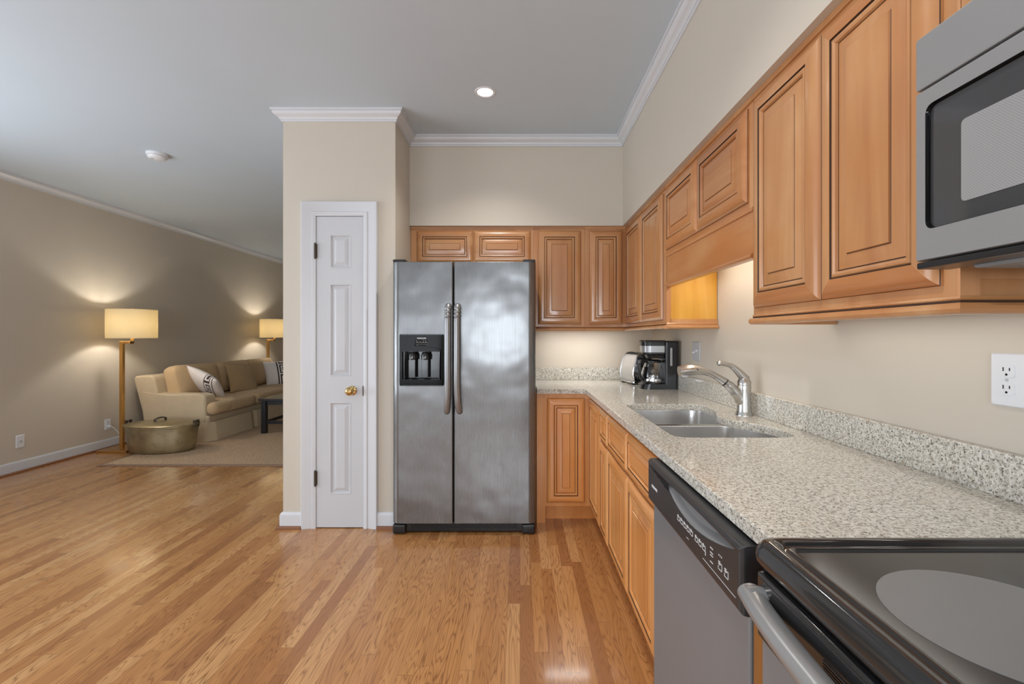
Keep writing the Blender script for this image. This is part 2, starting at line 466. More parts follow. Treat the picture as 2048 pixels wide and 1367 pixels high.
slab('wall_back', PX1, XR, YB, YB+0.1, 0, H, M_WALL)
slab('wall_far', XL, PX0, YF, YF+0.1, 0, H, M_WALL)
bm = NB()   # pantry block: front wall with a door opening, two side walls
DX0, DX1, DZ = -1.345, -1.027, 2.055
bx(bm, PX0, DX0, PY, PY+0.1, 0, H); bx(bm, DX1, PX1, PY, PY+0.1, 0, H); bx(bm, DX0, DX1, PY, PY+0.1, DZ, H)
bx(bm, PX0, PX0+0.1, PY+0.1, YF, 0, H); bx(bm, PX1-0.1, PX1, PY+0.1, YB+0.1, 0, H)
struct('wall_pantry', bm, M_WALL)
slab('wall_soffit_right', SX, XR, YR, YB, SZ, H, M_WALL)
slab('wall_soffit_back', PX1, SX, SY, YB, SZ, H, M_WALL)
bm = NB()   # rear wall with two window openings
for x0, x1, z0, z1 in ((XL, -3.9, 0, H), (-3.9, -1.5, 0, 0.3), (-3.9, -1.5, 2.4, H), (-1.5, -1.05, 0, H), (-1.05, 0.35, 0, 0.85), (-1.05, 0.35, 2.25, H), (0.35, XR, 0, H)):
    bx(bm, x0, x1, YR-0.12, YR, z0, z1)
struct('wall_rear', bm, M_WALL)
for k, (x0, x1, z0, z1) in enumerate(((-3.9, -1.5, 0.3, 2.4), (-1.05, 0.35, 0.85, 2.25))):
    bm = NB()
    for a, b, c, d in ((x0, x0+.05, z0, z1), (x1-.05, x1, z0, z1), (x0, x1, z0, z0+.05), (x0, x1, z1-.05, z1), ((x0+x1)/2-.02, (x0+x1)/2+.02, z0, z1)):
        bx(bm, a, b, YR-0.09, YR-0.04, c, d)
    struct('window_%d' % (k+1), bm, M_TRIM)
bm = NB()
for a, b, c, d in ((-.15, -.10, .3, 2.4), (2.90, 2.95, .3, 2.4), (-.15, 2.95, .3, .35), (-.15, 2.95, 2.35, 2.4), (1.38, 1.42, .3, 2.4)): bx(bm, XL-0.08, XL-0.03, a, b, c, d)
struct('window_3', bm, M_TRIM)  # frame of the opening invented to let in side light
# crown moulding
CP = [(0.0, H), (0.058, H), (0.058, H-0.012), (0.049, H-0.0125), (0.050, H-0.020), (0.046, H-0.029), (0.038, H-0.036), (0.027, H-0.041), (0.019, H-0.047), (0.016, H-0.056), (0.010, H-0.057), (0.010, H-0.070), (0.0, H-0.070)]
bm = NB(); sweep(bm, [(PX0, YF), (PX0, PY), (PX1, PY), (PX1, SY), (SX, SY), (SX, YR)], CP, lambda x, y, h: (x, y, h)); struct('trim_1', bm, M_TRIM, None, 12)
bm = NB(); sweep(bm, [(XL, YR), (XL, YF)], CP, lambda x, y, h: (x, y, h)); struct('trim_2', bm, M_TRIM, None, 12)
# baseboards and stained shoe moulding
BP = [(0.0, 0.0), (0.016, 0.0), (0.016, 0.085), (0.012, 0.097), (0.006, 0.105), (0.0, 0.105)]
SP = [(0.0, 0.0), (0.034, 0.0), (0.033, 0.010), (0.026, 0.018), (0.0, 0.02)]
for k, p in enumerate(([(XL, YR), (XL, YF)], [(PX0, YF), (PX0, PY), (-1.434, PY)], [(-0.938, PY), (PX1, PY)])):
    bm = NB(); sweep(bm, p, BP, lambda x, y, h: (x, y, h)); struct('baseboard_' + ('left', 'pantry_left', 'pantry_right')[k], bm, M_TRIM, None, 35)
    bm = NB(); sweep(bm, p, SP, lambda x, y, h: (x, y, h)); struct('trim_%d' % (3+k), bm, M_SHOE, None, 35)
# pantry door casing
CAS = [(0.0, 0.0), (0.0, 0.012), (0.010, 0.016), (0.022, 0.017), (0.026, 0.011), (0.034, 0.014), (0.060, 0.020), (0.072, 0.024), (0.086, 0.026), (0.090, 0.022), (0.090, 0.0)]
bm = NB(); sweep(bm, [(DX1, 0), (DX1, DZ), (DX0, DZ), (DX0, 0)], CAS, lambda x, z, h: (x, PY-h, z)); struct('trim_6', bm, M_TRIM, None, 30)
bm = NB()   # jamb and stops
bx(bm, DX0-.001, DX0+.003, PY-.012, PY+.1, 0, DZ); bx(bm, DX1-.003, DX1+.001, PY-.012, PY+.1, 0, DZ); bx(bm, DX0, DX1, PY-.012, PY+.1, DZ-.003, DZ+.001)
struct('trim_7', bm, M_TRIM)

def panel_rings(bm, c0, u, n, w, h, prof, mats, wave=0.0, rail_mat=None):
    """Concentric rings from the outline inwards. prof: (inset, depth along n). c0 lower left corner."""
    c0 = Vector(c0); u = Vector(u); n = Vector(n); z = Vector((0, 0, 1)); N = 20
    ls = []
    for ins, d in prof:
        x0, x1, y0, y1 = ins, w-ins, ins, h-ins
        pts = [(x0, y0), (x1, y0), (x1, y1)]
        for k in range(1, N):
            x = x1+(x0-x1)*k/N; t = (x/w)
            dz = -wave*(max(0.0, 1-abs(t-0.5)/0.34))**0.45 if wave and ins < 0.0235 else 0.0
            pts.append((x, y1+dz))
        pts.append((x0, y1))
        ls.append([c0+u*a+z*b+n*d for a, b in pts])
    loops(bm, ls, 0, True, True, True, mats)
    if rail_mat is not None:      # top and bottom rails are cut across: mitred corners
        bm.faces.ensure_lookup_table(); M = N+3
        for r in range(2, 7):
            for i in range(M):
                if i not in (1, M-1): bm.faces[r*M+i].material_index = rail_mat

# pantry door: slab with three raised panels
d1 = struct('door_1', NB(), M_DOOR)
bm = NB()
X0, X1, YD = DX0+.005, DX1-.006, PY-.006
ys = [0.006, 0.222+.0, 0.828, 0.998, 1.606, 1.708, 1.930, 2.049]   # rails and panel rows
px0, px1 = -1.252, -1.112
for za, zb in ((ys[0], ys[1]), (ys[2], ys[3]), (ys[4], ys[5]), (ys[6], ys[7])): bx(bm, X0, X1, YD, YD+.034, za, zb)
for za, zb in ((ys[1], ys[2]), (ys[3], ys[4]), (ys[5], ys[6])):
    bx(bm, X0, px0, YD, YD+.034, za, zb); bx(bm, px1, X1, YD, YD+.034, za, zb)
    panel_rings(bm, (px0, YD, za), (1, 0, 0), (0, -1, 0), px1-px0, zb-za,
                [(0, -.03), (0, 0.0), (.002, .0015), (.006, .0015), (.014, -.010), (.019, -.010), (.042, -.001), (.044, -.001)], [0]*9)
me = bpy.data.meshes.new('door_1'); bmesh.ops.remove_doubles(bm, verts=bm.verts, dist=1e-5); bmesh.ops.recalc_face_normals(bm, faces=bm.faces); bm.to_mesh(me); bm.free(); me.materials.append(M_DOOR); d1.data = me
for z in (1.822, 0.33):
    bm = NB(); cyl(bm, (DX0+.001, PY-.016, z-.047), (DX0+.001, PY-.016, z+.047), .0075, 12); bx(bm, DX0-.011, DX0+.012, PY-.014, PY-.008, z-.045, z+.045)
    for q in (-.05, .05): cyl(bm, (DX0+.001, PY-.016, z+q-.003), (DX0+.001, PY-.016, z+q+.003), .005, 10)
    h = link_mesh('hinge', bm, M_BRONZE, d1, 40); h['label'] = 'dark bronze hinge'
bm = NB(); Mk = Matrix.Translation((-1.105, YD, 0.905)) @ Matrix.Rotation(PI/2, 4, 'X')
lathe(bm, [(.031, 0), (.031, .004), (.026, .008), (.012, .010), (.010, .024), (.014, .029), (.024, .034), (.028, .044), (.027, .054), (.020, .062), (.010, .064), (.009, .062), (.0, .062)], (0, 0, 0), 32, 0, Mk)
k = link_mesh('knob', bm, M_BRASS, d1, 40); k['label'] = 'polished brass knob'
bm = NB(); bx(bm, DX1-.008, DX1+.003, PY-.0125, PY-.004, .87, .935, .001); link_mesh('latch_plate', bm, M_BRONZE, d1)

# ------------------------------------------------------------------ cabinets
DOORP = [(0.0, -.020), (0.0, -.0155), (.0012, -.0140), (.005, -.0095), (.012, -.0050), (.0235, -.0012), (.038, 0.0), (.047, -.0004), (.0485, -.0048), (.0508, -.0048), (.053, -.002), (.058, -.001), (.0635, -.0035), (.0658, -.0100), (.0686, -.0100), (.0705, -.0097), (.080, -.0070), (.090, -.0052), (.100, -.0042), (.1012, -.0048), (.1028, -.0042), (.104, -.0008)]
DOORM = [0, 1, 0, 0, 0, 0, 0, 1, 1, 0, 0, 0, 0, 1, 0, 0, 0, 0, 0, 1, 0, 0]
def raised_door(parent, name, c0, u, w, h, mats=None, wave=0.0, sc=1.0, label=None):
    """a mitred raised-panel front with dark glaze in its grooves; c0 = lower left corner of its face."""
    u = Vector(u); n = u.cross(Vector((0, 0, 1)))
    k = min(1.0, (min(w, h)*0.5-0.022)/0.104)*sc
    prof = [(a*k if a > .023 else a*min(1, k*1.2), d) for a, d in DOORP]
    bm = NB()
    panel_rings(bm, c0, u, n, w, h, prof, DOORM+[0], wave, 2)
    mats = list(mats or [M_WOOD, M_GLAZE])
    if mats[0] in (M_WOODX, M_WOODY): mats.append(mats[0])
    else: mats.append((M_BASEX if mats[0] is M_BASE else M_WOODX) if abs(u.x) > .5 else (M_BASEY if mats[0] is M_BASE else M_WOODY))
    if name == 'drawer': mats[0] = mats[2] = M_BASEY
    o = link_mesh(name, bm, mats, parent, 22)
    return o
UB, UR = (1, 0, 0), (0, -1, 0)    # along a back-wall unit / a right-wall unit as seen from the front
FY, FX = 3.42, 0.797              # face-frame planes of the upper cabinets
DYF, DXF = 3.40, 0.777            # door-face planes
ZB, ZT = 1.335, 2.083
# light rail: profile (out, z)
RAIL = [(0.0, 1.335), (.004, 1.335), (.006, 1.330), (.003, 1.327), (.003, 1.323), (.014, 1.322), (.019, 1.317), (.020, 1.311), (.017, 1.305), (.012, 1.302), (-.012, 1.302), (-.012, 1.335)]
RMAT = None
def rail(parent, path, prof=RAIL, dz=0.0):
    bm = NB(); sweep(bm, path, prof, lambda x, y, h: (x, y, h+dz))
    bm2 = NB()
    g = [(o+.0006, z) for o, z in prof[2:5]]
    sweep(bm2, path, [(.0035, 1.3275), (.0041, 1.3275), (.0041, 1.3225), (.0035, 1.3225)], lambda x, y, h: (x, y, h+dz))
    merge(bm, bm2, 1)
    return link_mesh('light_rail', bm, [M_WOODX, M_GLAZE], parent, 30)
def carcass(parent, x0, x1, y0, y1, z0, z1, mat=None):
    bm = NB(); bx(bm, x0, x1, y0, y1, z0, z1); return link_mesh('body', bm, mat or M_WOOD, parent)
def top_cap(parent, bmf):
    bm = NB(); bmf(bm); return link_mesh('top_moulding', bm, M_WOODX, parent)
G = 'wall cabinets'
# above the refrigerator
c = thing('wall_cabinet', 'short two-door maple cabinet directly above the refrigerator', 'cabinet', (-.36, 3.56, 1.775), 0)
carcass(c, -.820, .100, FY, YB-.003, 1.775, ZT)
raised_door(c, 'door', (-.775, DYF, 1.812), UB, .423, .240, [M_WOODX, M_GLAZE]); raised_door(c, 'door', (-.347, DYF, 1.812), UB, .426, .240, [M_WOODX, M_GLAZE])
top_cap(c, lambda b: bx(b, -.820, .100, FY-.006, FY+.01, 2.066, 2.0845))
# right of the refrigerator
c = thing('wall_cabinet', 'tall single-door maple wall cabinet just right of the refrigerator', 'cabinet', (.29, 3.56, ZB), 0)
carcass(c, .101, .486, FY, YB-.003, ZB, ZT)
raised_door(c, 'door', (.135, DYF, 1.352), UB, .322, .700)
rail(c, [(.101, FY), (.486, FY)])
top_cap(c, lambda b: bx(b, .101, .486, FY-.006, FY+.01, 2.066, 2.0845))
c = thing('wall_cabinet', 'narrow single-door maple wall cabinet in the corner of the back wall', 'cabinet', (.64, 3.56, ZB), 0)
carcass(c, .487, .796, FY, YB-.003, ZB, ZT)
raised_door(c, 'door', (.520, DYF, 1.352), UB, .248, .700)
rail(c, [(.487, FY), (.797, FY)])
top_cap(c, lambda b: bx(b, .487, .796, FY-.006, FY+.01, 2.066, 2.0845))
# right wall, in the corner
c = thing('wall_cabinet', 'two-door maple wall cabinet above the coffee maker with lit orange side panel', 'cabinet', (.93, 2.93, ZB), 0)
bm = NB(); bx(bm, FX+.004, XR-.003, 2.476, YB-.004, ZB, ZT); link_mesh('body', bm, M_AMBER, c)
bm = NB(); bx(bm, FX, FX+.004, 2.4765, YB-.004, ZB, ZT); link_mesh('face_frame', bm, M_WOOD, c)
bm = NB(); bx(bm, FX-.001, FX+.022, 2.470, 2.4765, ZB, 2.0); bx(bm, FX+.02, XR-.002, 2.470, 2.4765, ZB, ZB+.02); link_mesh('side_frame', bm, M_WOOD, c)
raised_door(c, 'door', (DXF, 3.372, 1.352), UR, .415, .700); raised_door(c, 'door', (DXF, 2.945, 1.352), UR, .425, .700)
rail(c, [(FX, 3.419), (FX, 2.472), (XR-.002, 2.472)][:2])
bm = NB(); sweep(bm, [(FX, 2.472), (XR-.002, 2.472)][::1], RAIL, lambda x, y, h: (x, y, h)); link_mesh('side_rail', bm, M_WOODX, c, 30)
top_cap(c, lambda b: bx(b, FX-.006, FX+.01, 2.476, 3.414, 2.066, 2.0845))
# above the sink
c = thing('wall_cabinet', 'short two-door maple cabinet with a plain valance board over the sink', 'cabinet', (.93, 2.0, 1.70), 0)
bm = NB(); bx(bm, FX, XR-.003, 1.5525, 2.4735, 1.690, ZT); link_mesh('body', bm, M_WOODY, c)
raised_door(c, 'door', (DXF, 2.463, 1.727), UR, .437, .325, [M_WOODY, M_GLAZE]); raised_door(c, 'door', (DXF, 2.023, 1.727), UR, .440, .325, [M_WOODY, M_GLAZE])
bm = NB(); bx(bm, FX+.002, FX+.020, 1.5525, 2.4735, 1.535, 1.700); 
sweep(bm, [(FX+.002, 2.4735), (FX+.002, 1.5525)], [(0, 1.552), (.004, 1.552), (.004, 1.546), (.012, 1.542), (.014, 1.535), (.010, 1.528), (-.018, 1.528), (-.018, 1.552)], lambda x, y, h: (x, y, h))
bx(bm, FX-.003, FX+.003, 1.5525, 2.4735, 1.692, 1.704)
link_mesh('valance', bm, M_WOODY, c, 30)
bm = NB(); bx(bm, FX-.001, FX+.019, 2.448, 2.4735, 1.53, 1.70); link_mesh('face_stile', bm, M_WOOD, c)
bm = NB(); bx(bm, FX-.001, FX+.019, 1.5525, 1.578, 1.70, ZT-.02); link_mesh('face_stile', bm, M_WOOD, c)
top_cap(c, lambda b: bx(b, FX-.006, FX+.01, 1.5525, 2.4735, 2.066, 2.0845))
# near pair beside the microwave
c = thing('wall_cabinet', 'large two-door maple wall cabinet next to the microwave', 'cabinet', (.93, 1.19, ZB), 0)
bm = NB(); bx(bm, FX, XR-.003, .829, 1.551, ZB, ZT); link_mesh('body', bm, M_WOOD, c)
raised_door(c, 'door', (DXF, 1.537, 1.357), UR, .343, .695); raised_door(c, 'door', (DXF, 1.191, 1.357), UR, .334, .695)
bm = NB(); bx(bm, FX+.0, FX+.036, .8235, .829, ZB, ZT); bx(bm, FX+.036, XR-.003, .8235, .829, 1.366, ZT); link_mesh('end_panel', bm, M_SIDE, c)
rail(c, [(FX, 1.549), (FX, .8235), (XR-.004, .8235)])
bm = NB(); sweep(bm, [(XR-.004, 1.5515), (FX, 1.5515)], [(a, b) for a, b in RAIL], lambda x, y, h: (x, y, h)); link_mesh('far_rail', bm, M_WOODX, c, 30)
top_cap(c, lambda b: bx(b, FX-.006, FX+.01, .83, 1.551, 2.066, 2.0845))
# above the microwave
c = thing('wall_cabinet', 'maple cabinet glimpsed above the stainless microwave', 'cabinet', (.93, .42, 1.80), 0)
bm = NB(); bx(bm, FX+.001, XR-.003, .045, .8225, 1.785, ZT); link_mesh('body', bm, M_WOOD, c)
raised_door(c, 'door', (DXF, .765, 1.80), UR, .345, .252, [M_WOODY, M_GLAZE]); raised_door(c, 'door', (DXF, .415, 1.80), UR, .345, .252, [M_WOODY, M_GLAZE])

# base cabinets
BXF, BYF = 0.457, 3.06      # door-face planes
BB = [M_BASE, M_GLAZE]
c = thing('base_cabinet', 'corner maple base cabinet with two tall doors meeting beside the refrigerator', 'cabinet', (.6, 3.3, 0), 0)
bm = NB(); bx(bm, .171, XR-.004, 3.081, YB-.003, .113, .876); bx(bm, .478, XR-.004, 2.650, 3.081, .113, .876)
bx(bm, .112, .171, 3.078, YB-.003, .0, .876); link_mesh('body', bm, M_BASE, c)
bm = NB(); bx(bm, .171, .555, 3.155, 3.17, .0, .113); bx(bm, .54, .555, 2.650, 3.155, 0, .113); link_mesh('toe_kick', bm, M_BASE, c)
raised_door(c, 'door', (.182, BYF, .139), UB, .256, .705, BB); raised_door(c, 'door', (BXF, 3.045, .139), UR, .392, .705, BB)
c = thing('base_cabinet', 'narrow maple base cabinet with one small drawer between corner and sink cabinets', 'cabinet', (.75, 2.52, 0), 0)
bm = NB(); bx(bm, .478, XR-.004, 2.401, 2.649, .113, .876); link_mesh('body', bm, M_BASE, c)
bm = NB(); bx(bm, .54, .555, 2.401, 2.649, 0, .113); link_mesh('toe_kick', bm, M_BASE, c)
raised_door(c, 'drawer', (BXF, 2.641, .672), UR, .232, .172, [M_WOODY, M_GLAZE]); raised_door(c, 'door', (BXF, 2.641, .139), UR, .232, .515, BB, .005)
c = thing('base_cabinet', 'wide maple sink cabinet with two doors beside the dishwasher', 'cabinet', (.75, 1.94, 0), 0)
bm = NB()   # open-topped box, so that the bowls hang in it
bx(bm, .478, .497, 1.474, 2.400, .113, .876); bx(bm, .497, XR-.004, 2.385, 2.400, .113, .876); bx(bm, .497, XR-.004, 1.474, 1.489, .113, .876); bx(bm, .497, XR-.004, 1.489, 2.385, .113, .13)
link_mesh('body', bm, M_BASE, c)
bm = NB(); bx(bm, .54, .555, 1.474, 2.400, 0, .113); link_mesh('toe_kick', bm, M_BASE, c)
for y in (2.394, 1.964):
    raised_door(c, 'drawer', (BXF, y, .672), UR, .422, .172, [M_WOODY, M_GLAZE]); raised_door(c, 'door', (BXF, y, .139), UR, .422, .515, BB, .006)
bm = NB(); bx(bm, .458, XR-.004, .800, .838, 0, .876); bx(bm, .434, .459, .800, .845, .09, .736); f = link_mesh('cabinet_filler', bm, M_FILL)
tag(f, 'thin maple filler panel between the dishwasher and the range', 'cabinet panel')

# ------------------------------------------------------------------ countertop
CT, CTH = .908, .030
bm = NB()
outer = [(.112, 3.04), (.425, 3.04), (.439, 3.026), (.439, .797), (XR-.001, .797), (XR-.001, YB-.002), (.112, YB-.002)]
CUT = round_poly([(.545, 1.592, .06), (.990, 1.592, .08), (.985, 1.790, .10), (.880, 1.925, .06), (.880, 2.035, .05), (.937, 2.185, .07), (.937, 2.372, .07), (.545, 2.372, .06)], 7)
CUT = [tuple(p) for p in CUT]
def ring_edges(bm, pts, z):
    v = [bm.verts.new((p[0], p[1], z)) for p in pts]
    return [bm.edges.new((v[i], v[(i+1) % len(v)])) for i in range(len(v))]
e = ring_edges(bm, outer, CT)+ring_edges(bm, CUT, CT)
bmesh.ops.triangle_fill(bm, use_beauty=True, use_dissolve=False, edges=e)
bmesh.ops.dissolve_limit(bm, angle_limit=0.01, verts=bm.verts, edges=[x for x in bm.edges if len(x.link_faces) == 2], use_dissolve_boundaries=False)
r = bmesh.ops.extrude_face_region(bm, geom=list(bm.faces))
for v in [g for g in r['geom'] if isinstance(g, bmesh.types.BMVert)]: v.co.z -= CTH
ed = [x for x in bm.edges if all(abs(v.co.z-CT) < 1e-5 for v in x.verts) and len(x.link_faces) == 2 and abs(x.link_faces[0].normal.z-x.link_faces[1].normal.z) > .5]
bmesh.ops.bevel(bm, geom=ed, offset=.003, segments=2, profile=.5, affect='EDGES')
ct = link_mesh('countertop', bm, M_GRAN, None)
tag(ct, 'L-shaped speckled granite worktop with a sink cutout on the base cabinets', 'countertop')
bm = NB(); bx(bm, XR-.022, XR-.001, .797, YB-.023, CT, CT+.100, .002, 1); link_mesh('backsplash', bm, M_GRAN, ct)
bm = NB(); bx(bm, .112, XR-.001, YB-.022, YB-.001, CT, CT+.100, .002, 1); link_mesh('backsplash', bm, M_GRAN, ct)

# ------------------------------------------------------------------ sink
def bowl(bm, corners, zt, zb):
    base = round_poly(corners, 7); c = sum((p for p in base), Vector((0, 0)))/len(base)
    def ins(k): # move towards the centre by about k
        return [p+(c-p).normalized()*k for p in base]
    ls = []
    for k, z in ((-.016, zt), (0, zt), (.003, zt-.004), (.010, zb+.05), (.016, zb+.022), (.030, zb+.006), (.050, zb), (.12, zb-.004)):
        ls.append([(p.x, p.y, z) for p in ins(k)])
    vs = loops(bm, ls, 0, True); bm.faces.new(vs[-1])
s = thing('kitchen_sink', 'double-bowl stainless undermount sink set in the granite worktop', 'sink', (.75, 1.98, .70), 0)
bm = NB(); bowl(bm, [(.537, 1.583, .07), (.998, 1.583, .10), (.993, 1.80, .12), (.90, 1.958, .05), (.537, 1.958, .06)], .8770, .70); link_mesh('bowl', bm, M_SINK, s, 50)
bm = NB(); bowl(bm, [(.537, 1.990, .06), (.90, 1.990, .05), (.945, 2.19, .08), (.945, 2.381, .08), (.537, 2.381, .07)], .8770, .71); link_mesh('bowl', bm, M_SINK, s, 50)
for y in (1.77, 2.185):
    bm = NB(); lathe(bm, [(.0, .004), (.018, .004), (.022, .001), (.040, .003), (.043, -.004)], (.74, y, .70 if y < 2 else .71), 24); link_mesh('drain', bm, M_CHROME, s, 40)

# ------------------------------------------------------------------ faucet
f = thing('faucet', 'brushed nickel pull-out faucet with lever handle behind the sink', 'faucet', (1.005, 2.04, CT), 0)
fx, fy = 1.005, 2.04
bm = NB(); lathe(bm, [(.037, 0), (.037, .004), (.034, .010), (.032, .018)], (fx, fy, CT), 32); link_mesh('base_ring', bm, M_NICK, f, 40)
bm = NB(); tube(bm, [(fx, fy, CT+z) for z in (.014, .05, .09, .115, .132, .142)], [.031, .029, .028, .0285, .029, .026], 24)
tube(bm, bez([(fx-.002, fy, CT+.045), (fx-.025, fy, CT+.085), (fx-.058, fy, CT+.125), (fx-.085, fy, CT+.147)], 6), [.024]*5+[.023]*5+[.021]*5+[.019]*4, 20)
link_mesh('body', bm, M_NICK, f, 50)
bm = NB(); tube(bm, [(fx-.084, fy, CT+.146), (fx-.089, fy, CT+.151)], .0185, 20); link_mesh('joint_ring', bm, M_BLKM, f, 40)
bm = NB(); p = bez([(fx-.088, fy, CT+.150), (fx-.14, fy, CT+.182), (fx-.19, fy, CT+.199), (fx-.235, fy, CT+.203), (fx-.292, fy, CT+.196)], 6)
tube(bm, p, [.0185-.004*math.sin(PI*min(1, i/12)) if i < 12 else .0185+.0065*math.sin(PI*(i-12)/(len(p)-12)*.8) for i in range(len(p))], 20)
o = link_mesh('spray_head', bm, M_NICK, f, 50)
bm = NB(); lathe(bm, [(.0, .0), (.012, .0), (.013, -.004)], (0, 0, 0), 20, 0, Matrix.Translation((fx-.225, fy-.0225, CT+.205)) @ Matrix.Rotation(PI/2, 4, 'X') @ Matrix.Scale(.5, 4, (0, 1, 0))); link_mesh('button', bm, M_BLKM, o)
bm = NB(); lathe(bm, [(.019, 0), (.019, .006), (.0, .006)], (0, 0, 0), 20, 0, Matrix.Translation((fx-.268, fy, CT+.180)) @ Matrix.Rotation(PI, 4, 'X')); link_mesh('nozzle', bm, M_GREYP, o, 40)
bm = NB(); tube(bm, [(fx, fy, CT+.139), (fx, fy, CT+.150), (fx-.001, fy, CT+.166)], [.029, .029, .021], 24)
tube(bm, bez([(fx+.006, fy, CT+.158), (fx-.022, fy, CT+.190), (fx-.055, fy, CT+.219), (fx-.095, fy, CT+.232), (fx-.122, fy, CT+.232)], 6), [.022-.011*min(1, i/14) for i in range(20)]+[.012, .0125, .012, .010, .006], 16, 0, (1, 1))
link_mesh('lever', bm, M_NICK, f, 50)

# ------------------------------------------------------------------ refrigerator
R = thing('refrigerator', 'side-by-side stainless steel refrigerator with an ice and water dispenser', 'refrigerator', (-.357, 3.25, 0), 0)
FYD = 2.885
bm = NB(); bx(bm, -.806, .092, 2.965, 3.66, .03, 1.725, .004); 
for x in (-.78, .066):
    for y in (3.0, 3.6): cyl(bm, (x, y, 0), (x, y, .032), .018, 12)
link_mesh('cabinet_body', bm, M_BLKM, R)
bm = NB(); bx(bm, -.808, .094, 2.915, 2.964, .012, .072, .006)
for k in range(4): bx(bm, -.70, -.02, 2.911, 2.917, .024+k*.011, .029+k*.011, .001, 1)
for x in (-.812, .012): bx(bm, x, x+.085, 2.892, 2.95, .004, .066, .012, 3)
link_mesh('base_grille', bm, M_BLK, R, 40)
DZ0, DZ1 = .072, 1.735
HX0, HX1, HZ0, HZ1 = -.756, -.488, .955, 1.268
def fridge_door(x0, x1, rl, rr, hole):
    def arc(cx, cy, r, a0, a1, n=8): return [(cx+r*math.cos(a0+(a1-a0)*k/n), cy+r*math.sin(a0+(a1-a0)*k/n)) for k in range(n+1)]
    d = .075
    left = [(x0, FYD+d)] + [(x0+rl*(1-math.cos(t)), FYD+rl*1.0*(1-math.sin(t))) for t in [PI/2*k/8 for k in range(9)]]
    right = [(x1-rr*(1-math.cos(t)), FYD+rr*1.0*(1-math.sin(t))) for t in [PI/2*(8-k)/8 for k in range(9)]] + [(x1, FYD+d)]
    xs = [HX0, HX1] if hole else []
    n = 10; mids = sorted(set([x0+rl+(x1-x0-rl-rr)*k/n for k in range(1, n)]+xs))
    prof = left+[(x, FYD) for x in mids]+right
    zs = [DZ0, DZ0+.004]+([HZ0, HZ1] if hole else [])+[DZ1-.004, DZ1]
    bm = NB(); vs = [[bm.verts.new((x, y+(.004 if z in (DZ0, DZ1) and y < FYD+.03 else 0), z)) for x, y in prof] for z in zs]
    for j in range(len(zs)-1):
        for i in range(len(prof)-1):
            xm = (prof[i][0]+prof[i+1][0])/2; zm = (zs[j]+zs[j+1])/2
            if hole and HX0 < xm < HX1 and HZ0 < zm < HZ1: continue
            bm.faces.new((vs[j][i], vs[j][i+1], vs[j+1][i+1], vs[j+1][i]))
        bm.faces.new((vs[j][-1], vs[j][0], vs[j+1][0], vs[j+1][-1]))
    bm.faces.new(vs[0]); bm.faces.new(vs[-1])
    return bm
dl = link_mesh('freezer_door', fridge_door(-.816, -.4265, .050, .008, True), M_STEEL, R, 40)
dr = link_mesh('door', fridge_door(-.4175, .102, .008, .050, False), M_STEEL, R, 40)
for x, o, sg in ((-.452, dl, -1), (-.394, dr, 1)):
    bm = NB()
    pts = bez([(x, FYD+.004, 1.452), (x, FYD-.028, 1.446), (x, FYD-.048, 1.40), (x, FYD-.052, 1.30), (x, FYD-.053, 1.12), (x+sg*.000, FYD-.050, .95), (x+sg*.004, FYD-.040, .85), (x+sg*.010, FYD-.016, .795), (x+sg*.012, FYD+.004, .785)], 8)
    rr = []
    for p in pts:
        q = .0205
        for zr in (1.432, 1.410, 1.388): q -= .0035*math.exp(-((p.z-zr+.011)/.004)**2)
        rr.append(q)
    # finer rings near the top
    fine = []; fr = []
    for a, b, ra, rb in zip(pts[:-1], pts[1:], rr[:-1], rr[1:]):
        m = 5 if a.z > 1.33 else 1
        for k in range(m):
            p = a.lerp(b, k/m); fine.append(p)
            q = .0205 if p.z > 1.37 else .0195
            for zr in (1.425, 1.402, 1.378): q -= .004*math.exp(-((p.z-zr)/.004)**2)
            fr.append(q)
    fine.append(pts[-1]); fr.append(.0195)
    tube(bm, fine, fr, 16, 0, (1.0, 1.0), (1, 0, 0))
    link_mesh('handle', bm, M_HANDLE, o, 50)
# dispenser in the freezer door
bm = NB()
o_ = rrect(-.763, -.481, .947, 1.276, .014, 5)
i_ = rrect(HX0+.004, HX1-.004, HZ0+.034, 1.170, .004, 5)
loops(bm, [[(a, FYD+.001, b) for a, b in o_], [(a, FYD-.006, b) for a, b in o_], [(a*.985+(-.622)*.015, FYD-.009, b*.99+1.11*.01) for a, b in o_]], 0, True)
# face frame round the cavity
def fr(x0, x1, z0, z1): bx(bm, x0, x1, FYD-.0088, FYD+.02, z0, z1)
fr(-.7605, -.744, .951, 1.272); fr(-.500, -.4835, .951, 1.272); fr(-.744, -.500, 1.176, 1.272); fr(-.744, -.500, .951, .982)
# arched lip over the cavity and curved tray edge
prism(bm, [(-.744, 1.165), (-.744, 1.178)]+[(-.744+.244*k/16, 1.178+.020*math.sin(PI*k/16)) for k in range(1, 16)]+[(-.500, 1.178), (-.500, 1.165)], lambda a, b: (a, FYD-.022, b), lambda a, b: (a, FYD+.03, b))
prism(bm, [(-.757+.270*k/16, .978-.012*math.sin(PI*k/16)) for k in range(17)]+[(-.487, .990), (-.757, .990)], lambda a, b: (a, FYD-.016, b), lambda a, b: (a, FYD+.03, b))
dp = link_mesh('dispenser', bm, M_GLOSS, dl, 35); dp['label'] = 'glossy black dispenser'
bm = NB()   # cavity
loops(bm, [[(x, FYD+.0, z) for x, z in rrect(-.748, -.496, .975, 1.185, .01)], [(x, FYD+.062, z) for x, z in rrect(-.735, -.509, .982, 1.185, .03)]], 0, True, False, True)
for x in (-.690, -.607):
    bx(bm, x-.022, x+.022, FYD+.018, FYD+.026, .995, 1.115, .003)
    lathe(bm, [(.026, .0), (.028, .028), (.020, .05)], (x+.004, FYD+.022, 1.112), 18)
